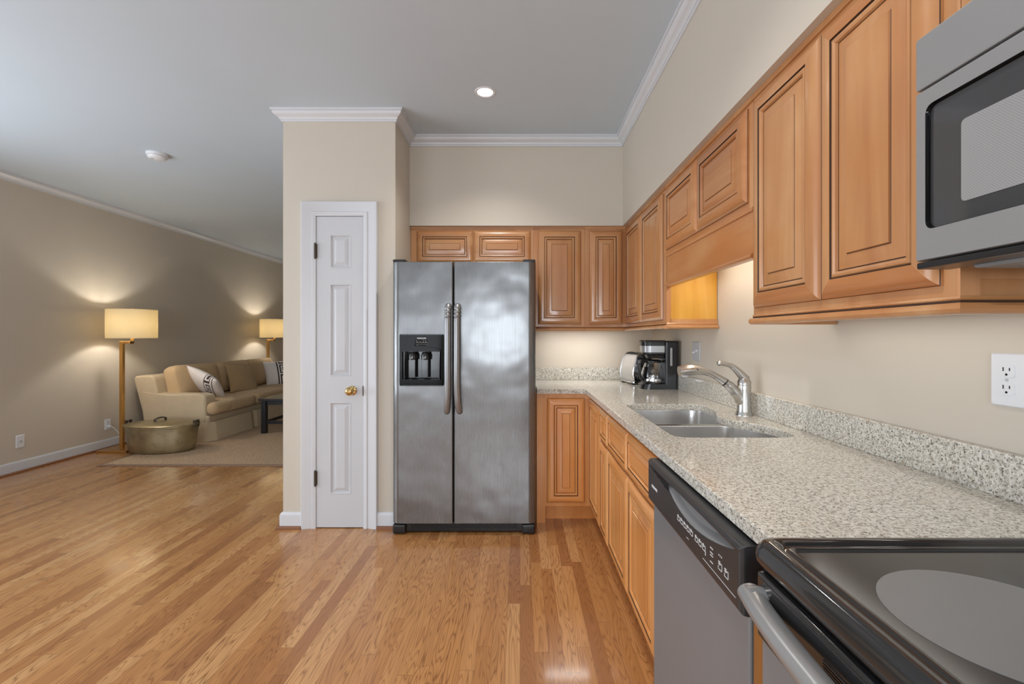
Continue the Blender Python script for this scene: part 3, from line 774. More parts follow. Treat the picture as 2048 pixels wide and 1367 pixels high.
for x in (-.735, -.512): bx(bm, x-.004, x+.004, FYD-.002, FYD+.05, .985, 1.18, .002)
link_mesh('dispenser_cavity', bm, M_ENAM, dl, 40)
bm = NB(); Mt = frame((-.622, FYD-.0093, 1.249), (1, 0, 0), (0, 0, 1))
text_bm(bm, 'FRIGIDAIRE', .0112, Mt, 0, .0003)
link_mesh('lettering', bm, M_WHITEM, dl)
bm = NB()
prism(bm, [(-.668, 1.200), (-.596, 1.200), (-.580, 1.238), (-.662, 1.240)], lambda a, b: (a, FYD-.0095, b), lambda a, b: (a, FYD-.0085, b), 0)
for k in range(4):
    x = -.655+k*.0185
    bx(bm, x, x+.012, FYD-.0101, FYD-.0094, 1.2235, 1.2255, mi=1)
    for a, b, c_, d_ in ((x-.001, x+.013, 1.208, 1.209), (x-.001, x, 1.208, 1.219), (x+.0125, x+.0135, 1.208, 1.219)): bx(bm, a, b, FYD-.0101, FYD-.0094, c_, d_, mi=2)
for x, z in ((-.655, 1.232), (-.612, 1.235), (-.598, 1.232), (-.65, 1.204)): bx(bm, x, x+.003, FYD-.0101, FYD-.0094, z, z+.003, mi=1)
link_mesh('touch_buttons', bm, [M_DARK, M_WHITEM, M_CTRLG], dl)
for x0, x1 in ((-.812, -.73), (.018, .098)):
    bm = NB(); bx(bm, x0, x1, 2.90, 3.03, 1.7352, 1.752, .006, 3); link_mesh('hinge_cover', bm, M_BLK, R, 40)

# ------------------------------------------------------------------ dishwasher
D = thing('dishwasher', 'stainless dishwasher with a black control panel under the granite worktop', 'dishwasher', (.72, 1.15, 0), 0)
YA, YZ = 1.462, .846       # far and near edges
bm = NB(); bx(bm, .452, XR-.03, YZ+.004, YA-.004, .10, .874); link_mesh('tub', bm, M_DARK, D)
bm = NB(); bx(bm, .52, .54, YZ+.004, YA-.004, .0, .10); link_mesh('toe_kick', bm, M_BLKM, D)
bm = NB(); bx(bm, .428, .451, YZ+.003, YA-.003, .105, .744, .006, 3); link_mesh('door_panel', bm, M_STEELD, D, 40)
# moulded control panel: height field over (y, z)
Z0, Z1 = .740, .871
DWX = .410
def crescent(u, v):
    """depth of the pull recess; u 0..1 far to near, v 0..1 bottom to top."""
    top = .89
    if not (.345 < u < .965): return -1
    t = (u-.345)/.62
    low = top-.36*(math.sin(PI*(.10+.90*t**.85)))**.85
    if v > top or v < low: return -1
    return min(1.0, (v-low)/.12)
def vent(u, v):
    if .035 < u < .335 and v < .885 and v > .87-.17*(u-.03)/.305: return True
    return False
def dwf(u, v):
    y = YA+(YZ-YA)*u; z = Z0+(Z1-Z0)*v
    x = DWX+.006*(1-v)*0 
    e = min(u*.616, (1-u)*.616); ez = min(v*.123, (1-v)*.123)
    r = .012; m = min(e, ez)
    if m < r: x += r*(1-math.sqrt(max(0, 1-(1-m/r)**2)))
    c = crescent(u, v)
    if c > 0: x += .020*c*(.45+.55*min(1, max(0, (v-.52)/.35)))
    if vent(u, v): x += .006 if int(v*62) % 2 else .0
    if v > .90: x -= .004*math.sin(min(1, (v-.90)/.05)*PI/2)*min(1, e/.05)
    return Vector((x, y, z))
bm = NB()
NU, NV = 420, 120
vs = grid(bm, dwf, NU, NV, lambda u, v: 1 if crescent(u, v) > 0.04 else 0)
# close the sides to the back
edge = [vs[i][0] for i in range(NU+1)]+[vs[NU][j] for j in range(1, NV+1)]+[vs[i][NV] for i in range(NU-1, -1, -1)]+[vs[0][j] for j in range(NV-1, 0, -1)]
bk = [bm.verts.new((.470, v.co.y, v.co.z)) for v in edge]
for i in range(len(edge)):
    j = (i+1) % len(edge); bm.faces.new((edge[i], edge[j], bk[j], bk[i]))
bm.faces.new(bk)
cp = link_mesh('control_panel', bm, [M_CTRL, M_CTRLG], D, 40)
bm = NB()   # latch opening in the recess
prism(bm, [(1.205, .857), (1.105, .857), (1.125, .848), (1.150, .843), (1.180, .848)], lambda a, b: (.4255, a, b), lambda a, b: (.432, a, b)); link_mesh('latch', bm, M_DARK, cp)
# marks
bm = NB(); XM = DWX-.0006
text_bm(bm, 'FRIGIDAIRE', .0108, frame((XM, 1.386, .799), (0, -1, 0), (0, 0, 1)), 0, .0002)
link_mesh('lettering', bm, M_WHITEM, cp)
bm = NB()
def rule(y0, y1, z0, z1): bx(bm, XM-.0003, XM+.0012, min(y0, y1), max(y0, y1), z0, z1)
def key(y, z, w=.017, h=.018):
    global bm
    bm = NB()
    t = .0008
    rule(y, y-w, z, z+t); rule(y, y-t, z, z+h*.5); rule(y-w, y-w+t, z, z+h); rule(y-w*.6, y-w, z+h, z+h+t)
    rule(y-.001, y-w*.6, z+h*.75, z+h*.75+.0022); rule(y-.001, y-w*.5, z+h*1.05, z+h*1.05+.0022)
    link_mesh('key_marking', bm, M_WHITEM, cp)
for k in range(5): key(1.184-k*.0222, .786, .016, .011)
for k in range(3): key(1.065-k*.0215, .785, .016, .011)
bm = NB(); rule(1.006, 1.004, .778, .786)
for z in (.808, .798, .792, .778): rule(.980, .966, z, z+.0015)
for k in range(3): rule(.938-k*.006, .936-k*.006, .811, .8135)
rule(1.02, .865, .7650, .7654); rule(1.12, 1.105, .768, .7685)
link_mesh('indicator_marking', bm, M_WHITEM, cp)
key(.940, .783, .017, .014); key(.912, .782, .017, .014)

# ------------------------------------------------------------------ range
K = thing('range', 'stainless electric range with a black glass cooktop at the end of the worktop', 'stove', (.72, .41, 0), 0)
RY0, RY1 = .025, .788
bm = NB(); bx(bm, .445, XR-.02, RY0+.004, .790, .04, .892); 
for x in (.5, 1.0):
    for y in (.06, .74): cyl(bm, (x, y, 0), (x, y, .045), .016, 10)
link_mesh('body', bm, M_BLKM, K)
bm = NB()
def rl(i, z, r): return [(a, b, z) for a, b in rrect(.396+i, 1.050-i*.6, RY0+i, RY1-i, r, 8)]
loops(bm, [rl(.016, .878, .03), rl(.004, .880, .034), rl(.0, .888, .036), rl(-.0005, .897, .036), rl(.002, .908, .034), rl(.009, .9175, .03), rl(.018, .921, .026), rl(.026, .9195, .022), rl(.032, .914, .018), rl(.035, .9125, .016), rl(.040, .9155, .014), rl(.044, .9165, .012), rl(.0475, .9155, .010), rl(.0485, .912, .010)], 0, True)
link_mesh('cooktop_rim', bm, M_ENAM, K, 60)
bm = NB(); prism(bm, [tuple(p) for p in rrect(.396+.046, 1.050-.028, RY0+.046, RY1-.046, .010, 5)], lambda a, b: (a, b, .905), lambda a, b: (a, b, .9125)); link_mesh('cooktop_glass', bm, M_COOK, K)
for x, y, r in ((.595, .553, .128), (.595, .22, .090), (.885, .60, .085), (.885, .22, .105)):
    bm = NB(); lathe(bm, [(r, .9124), (r, .9129), (r-.001, .91295), (0, .9129)], (x, y, 0), 64, 0); link_mesh('burner', bm, M_BURN, K, 40)
bm = NB(); bx(bm, .412, .446, RY0+.004, .772, .871, .878, .002, 2); link_mesh('vent_trim', bm, M_BLK, K, 40)
od = None
bm = NB(); bx(bm, .408, .444, RY0+.004, .770, .200, .760, .006, 3); od = link_mesh('oven_door', bm, M_STEELD, K, 40)
bm = NB(); bx(bm, .400, .4445, RY0+.004, .770, .758, .868, .006, 3)
bx(bm, .3985, .402, .04, .755, .856, .861, .0008, 1)
for k in range(5):
    bx(bm, .4025-.0045, .4035, .10, .60, .818+k*.0042, .8196+k*.0042)
link_mesh('door_top', bm, M_ENAM, od, 40)
bm = NB(); prism(bm, [tuple(p) for p in rrect(.11, .685, .31, .675, .03)], lambda a, b: (.4065, a, b), lambda a, b: (.410, a, b)); link_mesh('oven_window', bm, M_OVGL, od)
bm = NB()
tube(bm, bez([(.386, .764, .832), (.376, .70, .832), (.368, .60, .832), (.364, .41, .832), (.368, .22, .832), (.376, .11, .832), (.386, .045, .832)], 6), .020, 24, 0, (.8, 1), (0, 0, 1))
for y in (.748, .055):
    tube(bm, [(.374, y, .832), (.390, y, .832), (.402, y, .832)], [.019, .0185, .0165], 20)
link_mesh('handle', bm, M_STEELM, od, 40)
bm = NB(); bx(bm, .410, .444, RY0+.004, .770, .055, .195, .006, 3); link_mesh('storage_drawer', bm, M_STEELD, K, 40)

# ------------------------------------------------------------------ microwave
Mw = thing('microwave', 'stainless over-the-range microwave hanging from the wall cabinet', 'microwave', (.87, .41, 1.378), 0)
MX, MY0, MY1, MZ0, MZ1 = .684, .035, .788, 1.378, 1.772
bm = NB(); bx(bm, MX+.035, XR-.003, MY0+.002, MY1-.004, MZ0+.004, MZ1-.006)
bx(bm, MX+.05, XR-.03, MY0+.03, MY1-.05, MZ0-.006, MZ0+.01, .004)
link_mesh('body', bm, M_STEELD, Mw)
bm = NB()   # vent band on top
bx(bm, MX, MX+.036, MY0, MY1, 1.682, MZ1, .004, 2); link_mesh('vent_band', bm, M_STEELM, Mw, 40)
bm = NB()   # door with rounded window opening
wo = rrect(.19, .768, 1.441, 1.650, .016, 6)
ol = rrect(.16+.0, MY1, MZ0+.012, 1.679, .004, 6)
loops(bm, [[(MX+.034, a, b) for a, b in ol], [(MX+.003, a, b) for a, b in ol], [(MX, a+(0.474-a)*.008, b+(1.53-b)*.012) for a, b in ol], [(MX, a, b) for a, b in wo], [(MX+.004, a, b) for a, b in rrect(.192, .766, 1.443, 1.648, .015, 6)], [(MX+.009, a, b) for a, b in rrect(.193, .765, 1.444, 1.647, .015, 6)]], 0, True, True, False, [0, 0, 0, 1, 1, 1])
md = link_mesh('door', bm, [M_STEELM, M_GLOSS], Mw, 40)
bm = NB(); prism(bm, [tuple(p) for p in rrect(.192, .766, 1.443, 1.648, .015, 6)], lambda a, b: (MX+.007, a, b), lambda a, b: (MX+.012, a, b)); link_mesh('window_glass', bm, M_OVGL, md)
bm = NB(); prism(bm, [tuple(p) for p in rrect(.225, .712, 1.472, 1.600, .008, 4)], lambda a, b: (MX+.0062, a, b), lambda a, b: (MX+.0068, a, b)); link_mesh('window_screen', bm, M_MESH, md)
bm = NB(); bx(bm, MX, MX+.034, MY0, .157, MZ0+.012, 1.679, .004, 2); link_mesh('control_panel', bm, M_BLK, Mw, 40)
bm = NB(); bx(bm, MX+.002, MX+.06, MY0, MY1, MZ0-.001, MZ0+.0105, .003, 2); link_mesh('bottom_strip', bm, M_BLK, Mw, 40)
bm = NB()   # grease filter and lamp hump beneath
prism(bm, [(.70, 1.374), (.64, 1.358), (.20, 1.358), (.14, 1.374)], lambda a, b: (MX+.075, a, b), lambda a, b: (XR-.10, a, b)); link_mesh('underside_filter', bm, M_STEELM, Mw)

# ------------------------------------------------------------------ coffee maker
C = thing('coffee_maker', 'black drip coffee maker with a steel band on the worktop beside the sink', 'coffee maker', (.93, 3.11, CT), 0)
cy = 3.112
bm = NB(); prism(bm, [tuple(p) for p in round_poly([(.812, cy-.085, .06), (1.048, cy-.088, .012), (1.048, cy+.088, .012), (.812, cy+.085, .06)], 8)], lambda a, b: (a, b, CT), lambda a, b: (a+(.012 if a < .86 else 0), b, CT+.034)); base = link_mesh('base', bm, M_BLK, C, 40)
bm = NB(); lathe(bm, [(.066, 0), (.066, .006), (.0, .006)], (.905, cy, CT+.034), 32); link_mesh('warming_plate', bm, M_BLKM, base, 40)
bm = NB()
Mc = frame((.828, cy-.03, CT+.036), (0, -1, 0), (-.5, 0, -.3))
bx(bm, -.045, .045, -.026, .020, -.006, .004, .003, 2, 0, Mc); 
for a in (-.03, 0, .03): bx(bm, a-.009, a+.009, -.012, .006, .003, .006, .001, 1, 1, Mc)
link_mesh('button_panel', bm, [M_BLKM, M_GREYP], C, 40)
bm = NB(); prism(bm, [tuple(p) for p in round_poly([(.968, cy-.088, .014), (1.048, cy-.090, .014), (1.048, cy+.090, .014), (.968, cy+.088, .014)], 5)], lambda a, b: (a, b, CT+.032), lambda a, b: (a+(.004 if a > 1.0 else 0), b, CT+.312)); tw = link_mesh('water_tank', bm, M_BLK, C, 40)
bm = NB(); bx(bm, .998, 1.012, cy-.0918, cy-.088, 1.065, 1.185, .003, 2); link_mesh('water_gauge', bm, M_GREYP, tw, 40)
hp = [(.823, cy-.065, .055), (.9685, cy-.086, .01), (.9685, cy+.086, .01), (.823, cy+.065, .055)]
def hs(s, z): 
    q = [tuple(p) for p in round_poly(hp, 8)]
    return [(.9685+(a-.9685)*s, cy+(b-cy)*s, z) for a, b in q]
bm = NB(); loops(bm, [hs(.70, 1.112), hs(.78, 1.135), hs(.93, 1.142), hs(.94, 1.160)], 0, True, True, True); link_mesh('brew_basket', bm, M_BLK, C, 40)
bm = NB(); loops(bm, [hs(.95, 1.152), hs(.985, 1.154), hs(.99, 1.197), hs(.96, 1.199)], 0, True, True, True); link_mesh('steel_band', bm, M_STEELM, C, 40)
bm = NB(); loops(bm, [hs(.985, 1.197), hs(1.0, 1.199), hs(1.0, 1.222), hs(1.03, 1.226), hs(1.03, 1.230), hs(.97, 1.235)], 0, True, True, True)
bx(bm, .967, 1.054, cy-.092, cy+.092, 1.220, 1.231, .004, 2); link_mesh('lid', bm, M_BLK, C, 40)
cx = .907
pf = [(.0, .945), (.058, .945), (.069, .950), (.0745, .972), (.076, .995), (.071, 1.028), (.060, 1.062), (.053, 1.078), (.052, 1.086)]
pi = [(r-.0025 if r > .01 else 0, z+(.003 if r < .06 and z < .96 else 0)) for r, z in pf]
bm = NB(); lathe(bm, pf+[(.0505, 1.086)]+pi[::-1][1:], (cx, cy, 0), 40, 0, None, False, False); cf = link_mesh('carafe', bm, M_GLASS, C, 60)
bm = NB(); lathe(bm, [(.056, 1.084), (.058, 1.090), (.056, 1.097), (.03, 1.104), (.0, 1.105)], (cx, cy, 0), 32); link_mesh('carafe_lid', bm, M_BLK, cf, 40); bm = NB(); lathe(bm, [(.0745, .958), (.0762, .960), (.0762, .974), (.0755, .976)], (cx, cy, 0), 40, 0, None, False, False)
link_mesh('carafe_band', bm, M_CHROME, cf, 40)
bm = NB(); a = PI*1.12; dx, dy = math.cos(a), math.sin(a)
q = lambda r, z: (cx+dx*r, cy+dy*r, z)
tube(bm, bez([q(.050, 1.088), q(.085, 1.092), q(.105, 1.078), q(.108, 1.04), q(.102, .995), q(.085, .972), q(.074, .968)], 6), .0095, 12, 0, (1.4, .9), (dy, -dx, 0)); link_mesh('carafe_handle', bm, M_BLK, cf, 50)

# ------------------------------------------------------------------ toaster (behind the coffee maker)
T = thing('toaster', 'stainless two-slice toaster in the worktop corner behind the coffee maker', 'toaster', (.888, 3.452, CT), math.radians(9))
MT = W[T.name]
def TL(a, b, c): return MT @ Vector((a, b, c))
sec = [tuple(p) for p in round_poly([(-.084, .022, .02), (.084, .022, .02), (.090, .10, .06), (.052, .226, .09), (-.052, .226, .09), (-.090, .10, .06)], 8)]
bm = NB(); prism(bm, sec, lambda a, b: TL(a, -.112, b), lambda a, b: TL(a, .115, b)); sh = link_mesh('shell', bm, M_TOAST, T, 40)
for yy in ((-.135, -.110), (.112, .135)):
    bm = NB(); k = 1.035
    sc2 = [(a*k, .022+(b-.022)*k) for a, b in sec]; sc3 = [(a*.93, .03+(b-.03)*.95) for a, b in sec]
    y0, y1 = yy if yy[0] > 0 else (yy[1], yy[0])
    loops(bm, [[TL(a, y0, b) for a, b in sc2], [TL(a, y0+(y1-y0)*.7, b) for a, b in sc2], [TL(a, y1, b) for a, b in sc3]], 0, True, True, True)
    link_mesh('end_cap', bm, M_CHROME, T, 40)
bm = NB(); loops(bm, [[TL(a*s, b*t, z) for a, b in [(x, y) for x, y in rrect(-.1, .1, -.142, .14, .03)]] for s, t, z in ((.9, .95, .010), (1, 1, .014), (1, 1, .024), (.92, .96, .028))], 0, True, True, True)
for a in (-.07, .07):
    for b in (-.1, .1): tube(bm, [TL(a, b, 0), TL(a, b, .012)], .012, 12, 1)
link_mesh('base_tray', bm, [M_CHROME, M_BLK], T, 40)
for a in (-.040, .040):
    bm = NB(); bx(bm, a-.022, a+.022, -.155, -.134, .128, .150, .005, 2, 0, MT); link_mesh('lever', bm, M_BLK, T, 40)
    bm = NB(); bx(bm, a-.018, a+.018, -.146, -.134, .045, .075, .005, 2, 0, MT); link_mesh('browning_knob', bm, M_BLK, T, 40)
bm = NB()
for a in (-.026, .026): bx(bm, a-.014, a+.014, -.10, .10, .2205, .2275, 0, 1, 0, MT)
link_mesh('bread_slot', bm, M_DARK, T)

# ------------------------------------------------------------------ wall plates and ceiling fittings
def plate(bm, M, w, h, t=.006):
    loops(bm, [[M @ Vector((a, b, z)) for a, b in rrect(-w/2+i, w/2-i, -h/2+i, h/2-i, .004, 3)] for i, z in ((0, 0), (0, t*.45), (.003, t), (.006, t*1.02))], 0, True, True, True)
def outlet(M, label, plug=False, blank=False):
    loc = M @ Vector((0, 0, 0))
    o = thing('wall_outlet', label, 'outlet', loc)
    bm = NB(); plate(bm, M, .073, .117); p = link_mesh('cover_plate', bm, M_WHITE, o, 40)
    if blank:
        bm = NB(); lathe(bm, [(.011, .006), (.011, .011), (.0, .011)], (0, 0, 0), 20, 0, M); link_mesh('jack', bm, M_GREYP, o, 40)
        return o
    for b in (.0195, -.0195):
        bm = NB(); pts = [(x, y) for x, y in round_poly([(-.0165, b-.0135, .007), (.0165, b-.0135, .007), (.0165, b+.0135, .007), (-.0165, b+.0135, .007)], 5)]
        loops(bm, [[M @ Vector((x, y, z)) for x, y in pts] for z in (.004, .0078)], 0, True, True, True)
        r = link_mesh('receptacle', bm, M_WHITE, o, 40)
        bm = NB()
        for a, hh in ((-.0065, .0085), (.0065, .0068)): bx(bm, a-.0011, a+.0011, b+.004-hh/2, b+.004+hh/2, .0070, .0082, 0, 1, 0, M)
        lathe(bm, [(.0026, .0070), (.0026, .0082), (0, .0082)], (0, b-.0075, 0), 14, 0, M)
        link_mesh('slot', bm, M_DARK, r)
    bm = NB(); lathe(bm, [(.0032, .006), (.003, .0078), (0, .0078)], (0, 0, 0), 14, 0, M); link_mesh('screw', bm, M_GREYP, o, 40)
    if plug:
        bm = NB(); bx(bm, -.012, .012, -.033, -.008, .0085, .036, .004, 2, 0, M); link_mesh('plug', bm, M_WHITE, o, 40)
    return o
outlet(frame((XR-.0005, .998, 1.166), (0, -1, 0), (0, 0, 1)), 'white duplex wall outlet above the granite splash at the range end')
outlet(frame((XL+.0005, 4.24, .283), (0, 1, 0), (0, 0, 1)), 'white wall jack plate low on the left wall, nearest the camera', False, True)
outlet(frame((XL+.0005, 5.14, .268), (0, 1, 0), (0, 0, 1)), 'white wall outlet with a plug behind the brass floor lamp', True)
MS = frame((XR-.0005, 2.765, 1.17), (0, -1, 0), (0, 0, 1))
o = thing('light_switch', 'grey double toggle switch plate on the wall beside the coffee maker', 'light switch', (XR-.0005, 2.765, 1.17))
bm = NB(); plate(bm, MS, .116, .117); link_mesh('cover_plate', bm, M_GREYP, o, 40)
for a, s in ((-.023, 1), (.023, -1)):
    bm = NB(); bx(bm, a-.005, a+.005, -.006, .006, .005, .020, .002, 2, 0, MS @ Matrix.Rotation(s*.45, 4, 'X')); link_mesh('toggle', bm, M_WHITE, o, 40)
S = thing('smoke_detector', 'round white smoke detector on the ceiling', 'smoke detector', (-2.95, 3.70, H))
bm = NB(); lathe(bm, [(.074, 0), (.074, -.014), (.068, -.016), (.066, -.026), (.060, -.036), (.045, -.042), (.0, -.043)], (-2.95, 3.70, H), 40); bd = link_mesh('housing', bm, M_WHITE, S, 40)
bm = NB(); lathe(bm, [(.0672, -.017), (.0672, -.024), (.0662, -.025), (.0662, -.017)], (-2.95, 3.70, H), 40, 0, None, False, False); lathe(bm, [(.012, -.042), (.012, -.045), (0, -.045)], (-2.975, 3.68, H), 16); link_mesh('sensor_vent', bm, M_GREYP, S, 40)
def ceiling_spot(x, y, label):
    L = thing('recessed_light', label, 'ceiling light', (x, y, H))
    bm = NB(); lathe(bm, [(.046, -.001), (.050, -.004), (.060, -.004), (.063, -.0005)], (x, y, H), 40, 0, None, False, False); link_mesh('trim_ring', bm, M_WHITE, L, 40)
    bm = NB(); lathe(bm, [(.047, -.0012), (.0, -.0012)], (x, y, H), 40); link_mesh('lens', bm, M_BULB, L)
    l = bpy.data.lights.new('ceiling_spot', 'SPOT'); l.energy = 50; l.spot_size = math.radians(125); l.spot_blend = .9; l.shadow_soft_size = .045; l.color = (1, .96, .90)
    lo = bpy.data.objects.new('ceiling_spot', l); COL.objects.link(lo); lo.location = (x, y, H-.012)
ceiling_spot(-.212, 2.76, 'small lit recessed light in the ceiling in front of the refrigerator')
for x, y in ((.0, 1.15), (-.2, -.7), (-2.0, .6)):     # unseen spots without fittings, added to brighten base cabinets and worktop
    l = bpy.data.lights.new('ceiling_spot', 'SPOT'); l.energy = 55; l.spot_size = math.radians(130); l.spot_blend = .9; l.shadow_soft_size = .05; l.color = (1, .97, .93)
    lo = bpy.data.objects.new('ceiling_spot', l); COL.objects.link(lo); lo.location = (x, y, H-.012)

# under-cabinet strip lights
def strip(name, x, y, z, lx, ly, pw, col):
    bm = NB(); bx(bm, x-lx/2, x+lx/2, y-ly/2, y+ly/2, z, z+.018, .003, 1)
    a = area('under_cabinet_light', (x, y, z-.001), (0, 0, 0), lx*.8, ly*.94, pw, col)
    return bm
for nm, x, y, z, lx, ly, pw, col, lab in (
    ('a', .46, 3.47, 1.316, .66, .05, 2.6, (1, .97, .92), 'just right of the refrigerator'),
    ('b', .95, 2.00, 1.671, .05, .80, 2.2, (1, .94, .80), 'valance board over the sink'),
    ('c', .95, 1.19, 1.316, .05, .62, .35, (1, .95, .86), 'next to the microwave')):
    cab = next(o for o in COL.objects if lab in o.get('label', ''))
    link_mesh('strip_light', strip(nm, x, y, z, lx, ly, pw, col), M_WHITE, cab)

# ------------------------------------------------------------------ living area
bm = NB(); prism(bm, [(-4.10, 4.43), (-1.70, 4.43), (-1.70, 8.6), (-4.10, 8.6)], lambda a, b: (a, b, 0.0), lambda a, b: (a, b, .010))
rg = link_mesh('rug', bm, M_RUG); tag(rg, 'woven tan area rug under the sofa and coffee table', 'rug')
bm = NB()
for a, b, c_, d_ in ((-4.115, -1.69, 4.415, 4.45), (-4.115, -4.075, 4.4505, 8.6)): bx(bm, a, b, c_, d_, 0, .0115, .003, 1)
link_mesh('binding', bm, M_RUGB, rg)

def floor_lamp(px, py, label, ang, energy):
    L = thing('floor_lamp', label, 'floor lamp', (px, py, 0))
    bm = NB(); bx(bm, px-.165, px+.165, py-.14, py+.14, 0, .022, .004, 2); link_mesh('base', bm, M_BRASSL, L, 40)
    bm = NB(); bx(bm, px-.018, px+.018, py-.018, py+.018, .02, 1.205, .002, 1); link_mesh('pole', bm, M_BRASSL, L)
    bm = NB(); bx(bm, px-.014, px+.125, py-.012, py+.012, 1.180, 1.206, .002, 1); bx(bm, px+.099, px+.125, py-.012, py+.012, 1.180, 1.262, .002, 1); link_mesh('arm', bm, M_BRASSL, L)
    cx, cy = px+.112, py
    bm = NB()
    lathe(bm, [(.226, 1.240), (.226, 1.556), (.2235, 1.556), (.2235, 1.240)], (cx, cy, 0), 48, 0, None, False, False)
    sh = link_mesh('lamp_shade', bm, M_SHADE, L, 40)
    bm = NB(); cyl(bm, (cx, cy, 1.255), (cx, cy, 1.34), .014, 14); tube(bm, [(cx-.2235, cy, 1.552), (cx+.2235, cy, 1.552)], .0025, 8); cyl(bm, (cx, cy, 1.55), (cx, cy, 1.575), .006, 10); link_mesh('socket', bm, M_BRASSL, L, 40)
    l = bpy.data.lights.new('lamp_bulb', 'POINT'); l.energy = energy; l.color = (1.0, .94, .85); l.shadow_soft_size = .035
    lo = bpy.data.objects.new('lamp_bulb', l); COL.objects.link(lo); lo.location = (cx, cy, 1.40)
    return L
floor_lamp(-4.425, 5.06, 'brass floor lamp with a cream drum shade beside the brass pot', 0, 11.5)
floor_lamp(-4.42, 7.98, 'brass floor lamp with a cream drum shade behind the far end of the sofa', 0, 11.5)
bm = NB(); tube(bm, bez([(XL+.03, 5.14, .246), (XL+.06, 5.16, .22), (XL+.10, 5.20, .12), (XL+.12, 5.2, .03), (-4.45, 5.16, .010)], 6), .0035, 8); o = link_mesh('lamp_cord', bm, M_WHITE, None, 50); tag(o, 'thin white lamp cord running from the outlet to the floor lamp', 'cord')

# brass pot
P = thing('cauldron', 'large oval aged brass pot with a lid on the rug in front of the sofa', 'pot', (-3.93, 4.98, .01))
pc = (-3.93, 5.0, .012); ex, ey = 1.0, .62
prof = [(.0, 0), (.30, 0), (.325, .012), (.340, .045), (.352, .12), (.362, .20), (.368, .262), (.374, .270), (.374, .282)]
bm = NB(); lathe(bm, prof+[(.366, .282), (.360, .262), (.34, .10), (.0, .02)], pc, 64, 0, None, False, False, ex, ey); pb = link_mesh('vessel', bm, M_POT, P, 50)
bm = NB(); lathe(bm, [(.372, .282), (.385, .285), (.387, .293), (.376, .297), (.34, .306), (.22, .318), (.0, .324)], pc, 64, 0, None, False, False, ex, ey); ld = link_mesh('lid', bm, M_POT, P, 50)
bm = NB(); y_ = pc[1]
tube(bm, bez([(pc[0]-.03, y_-.06, .333), (pc[0]-.03, y_-.055, .36), (pc[0]-.02, y_, .372), (pc[0]-.01, y_+.055, .36), (pc[0]-.01, y_+.06, .333)], 5), .010, 10, 0, (1.6, .7)); link_mesh('lid_handle', bm, M_BRONZE, ld, 50)
for sx in (-1, 1):
    bm = NB(); x = pc[0]+sx*.372
    bx(bm, x-.014, x+.014, y_-.035, y_-.020, .27, .345, .004, 2); bx(bm, x-.014, x+.014, y_+.020, y_+.035, .27, .345, .004, 2); tube(bm, [(x, y_-.04, .332), (x, y_+.04, .332)], .007, 10); link_mesh('ear', bm, M_BRONZE, P, 40)

# sofa
SF = thing('sofa', 'tan linen three-seat skirted sofa along the left wall', 'sofa', (-4.1, 6.6, .0))
SY0, SY1 = 5.40, 7.92
def soft_extrude(bm, poly, y0, y1, r=.03, n=4):
    c = sum((Vector(p) for p in poly), Vector((0, 0)))/len(poly); ls = []
    for k in range(n+1):
        t = PI/2*k/n; ls.append([(a-(a-c.x)/max((Vector((a, b))-c).length, 1e-4)*r*(1-math.sin(t)), y0+r*(1-math.cos(t)), b-(b-c.y)/max((Vector((a, b))-c).length, 1e-4)*r*(1-math.sin(t))) for a, b in poly])
    m = [[(p[0], y0+y1-p[1], p[2]) for p in l] for l in ls[::-1]]
    loops(bm, ls+m, 0, True, True, True)
bm = NB(); soft_extrude(bm, round_poly([(-4.46, .24, .02), (-4.30, .24, .02), (-4.30, .56, .05), (-4.36, .80, .06), (-4.60, .79, .05)], 5), SY0+.005, SY1, .03); link_mesh('back_frame', bm, M_SOFA, SF, 50)
for y0, y1 in ((SY0, 5.60), (7.72, SY1)):
    bm = NB(); soft_extrude(bm, round_poly([(-4.47, .20, .02), (-3.735, .20, .02), (-3.735, .545, .05), (-3.80, .572, .03), (-4.25, .575, .05), (-4.53, .61, .03)], 5), y0, y1, .03); link_mesh('arm', bm, M_SOFA, SF, 50)
bm = NB(); soft_extrude(bm, round_poly([(-4.40, .20, .02), (-3.70, .20, .02), (-3.70, .315, .03), (-4.40, .315, .02)], 4), SY0+.01, SY1-.01, .02); link_mesh('seat_base', bm, M_SOFA, SF, 50)
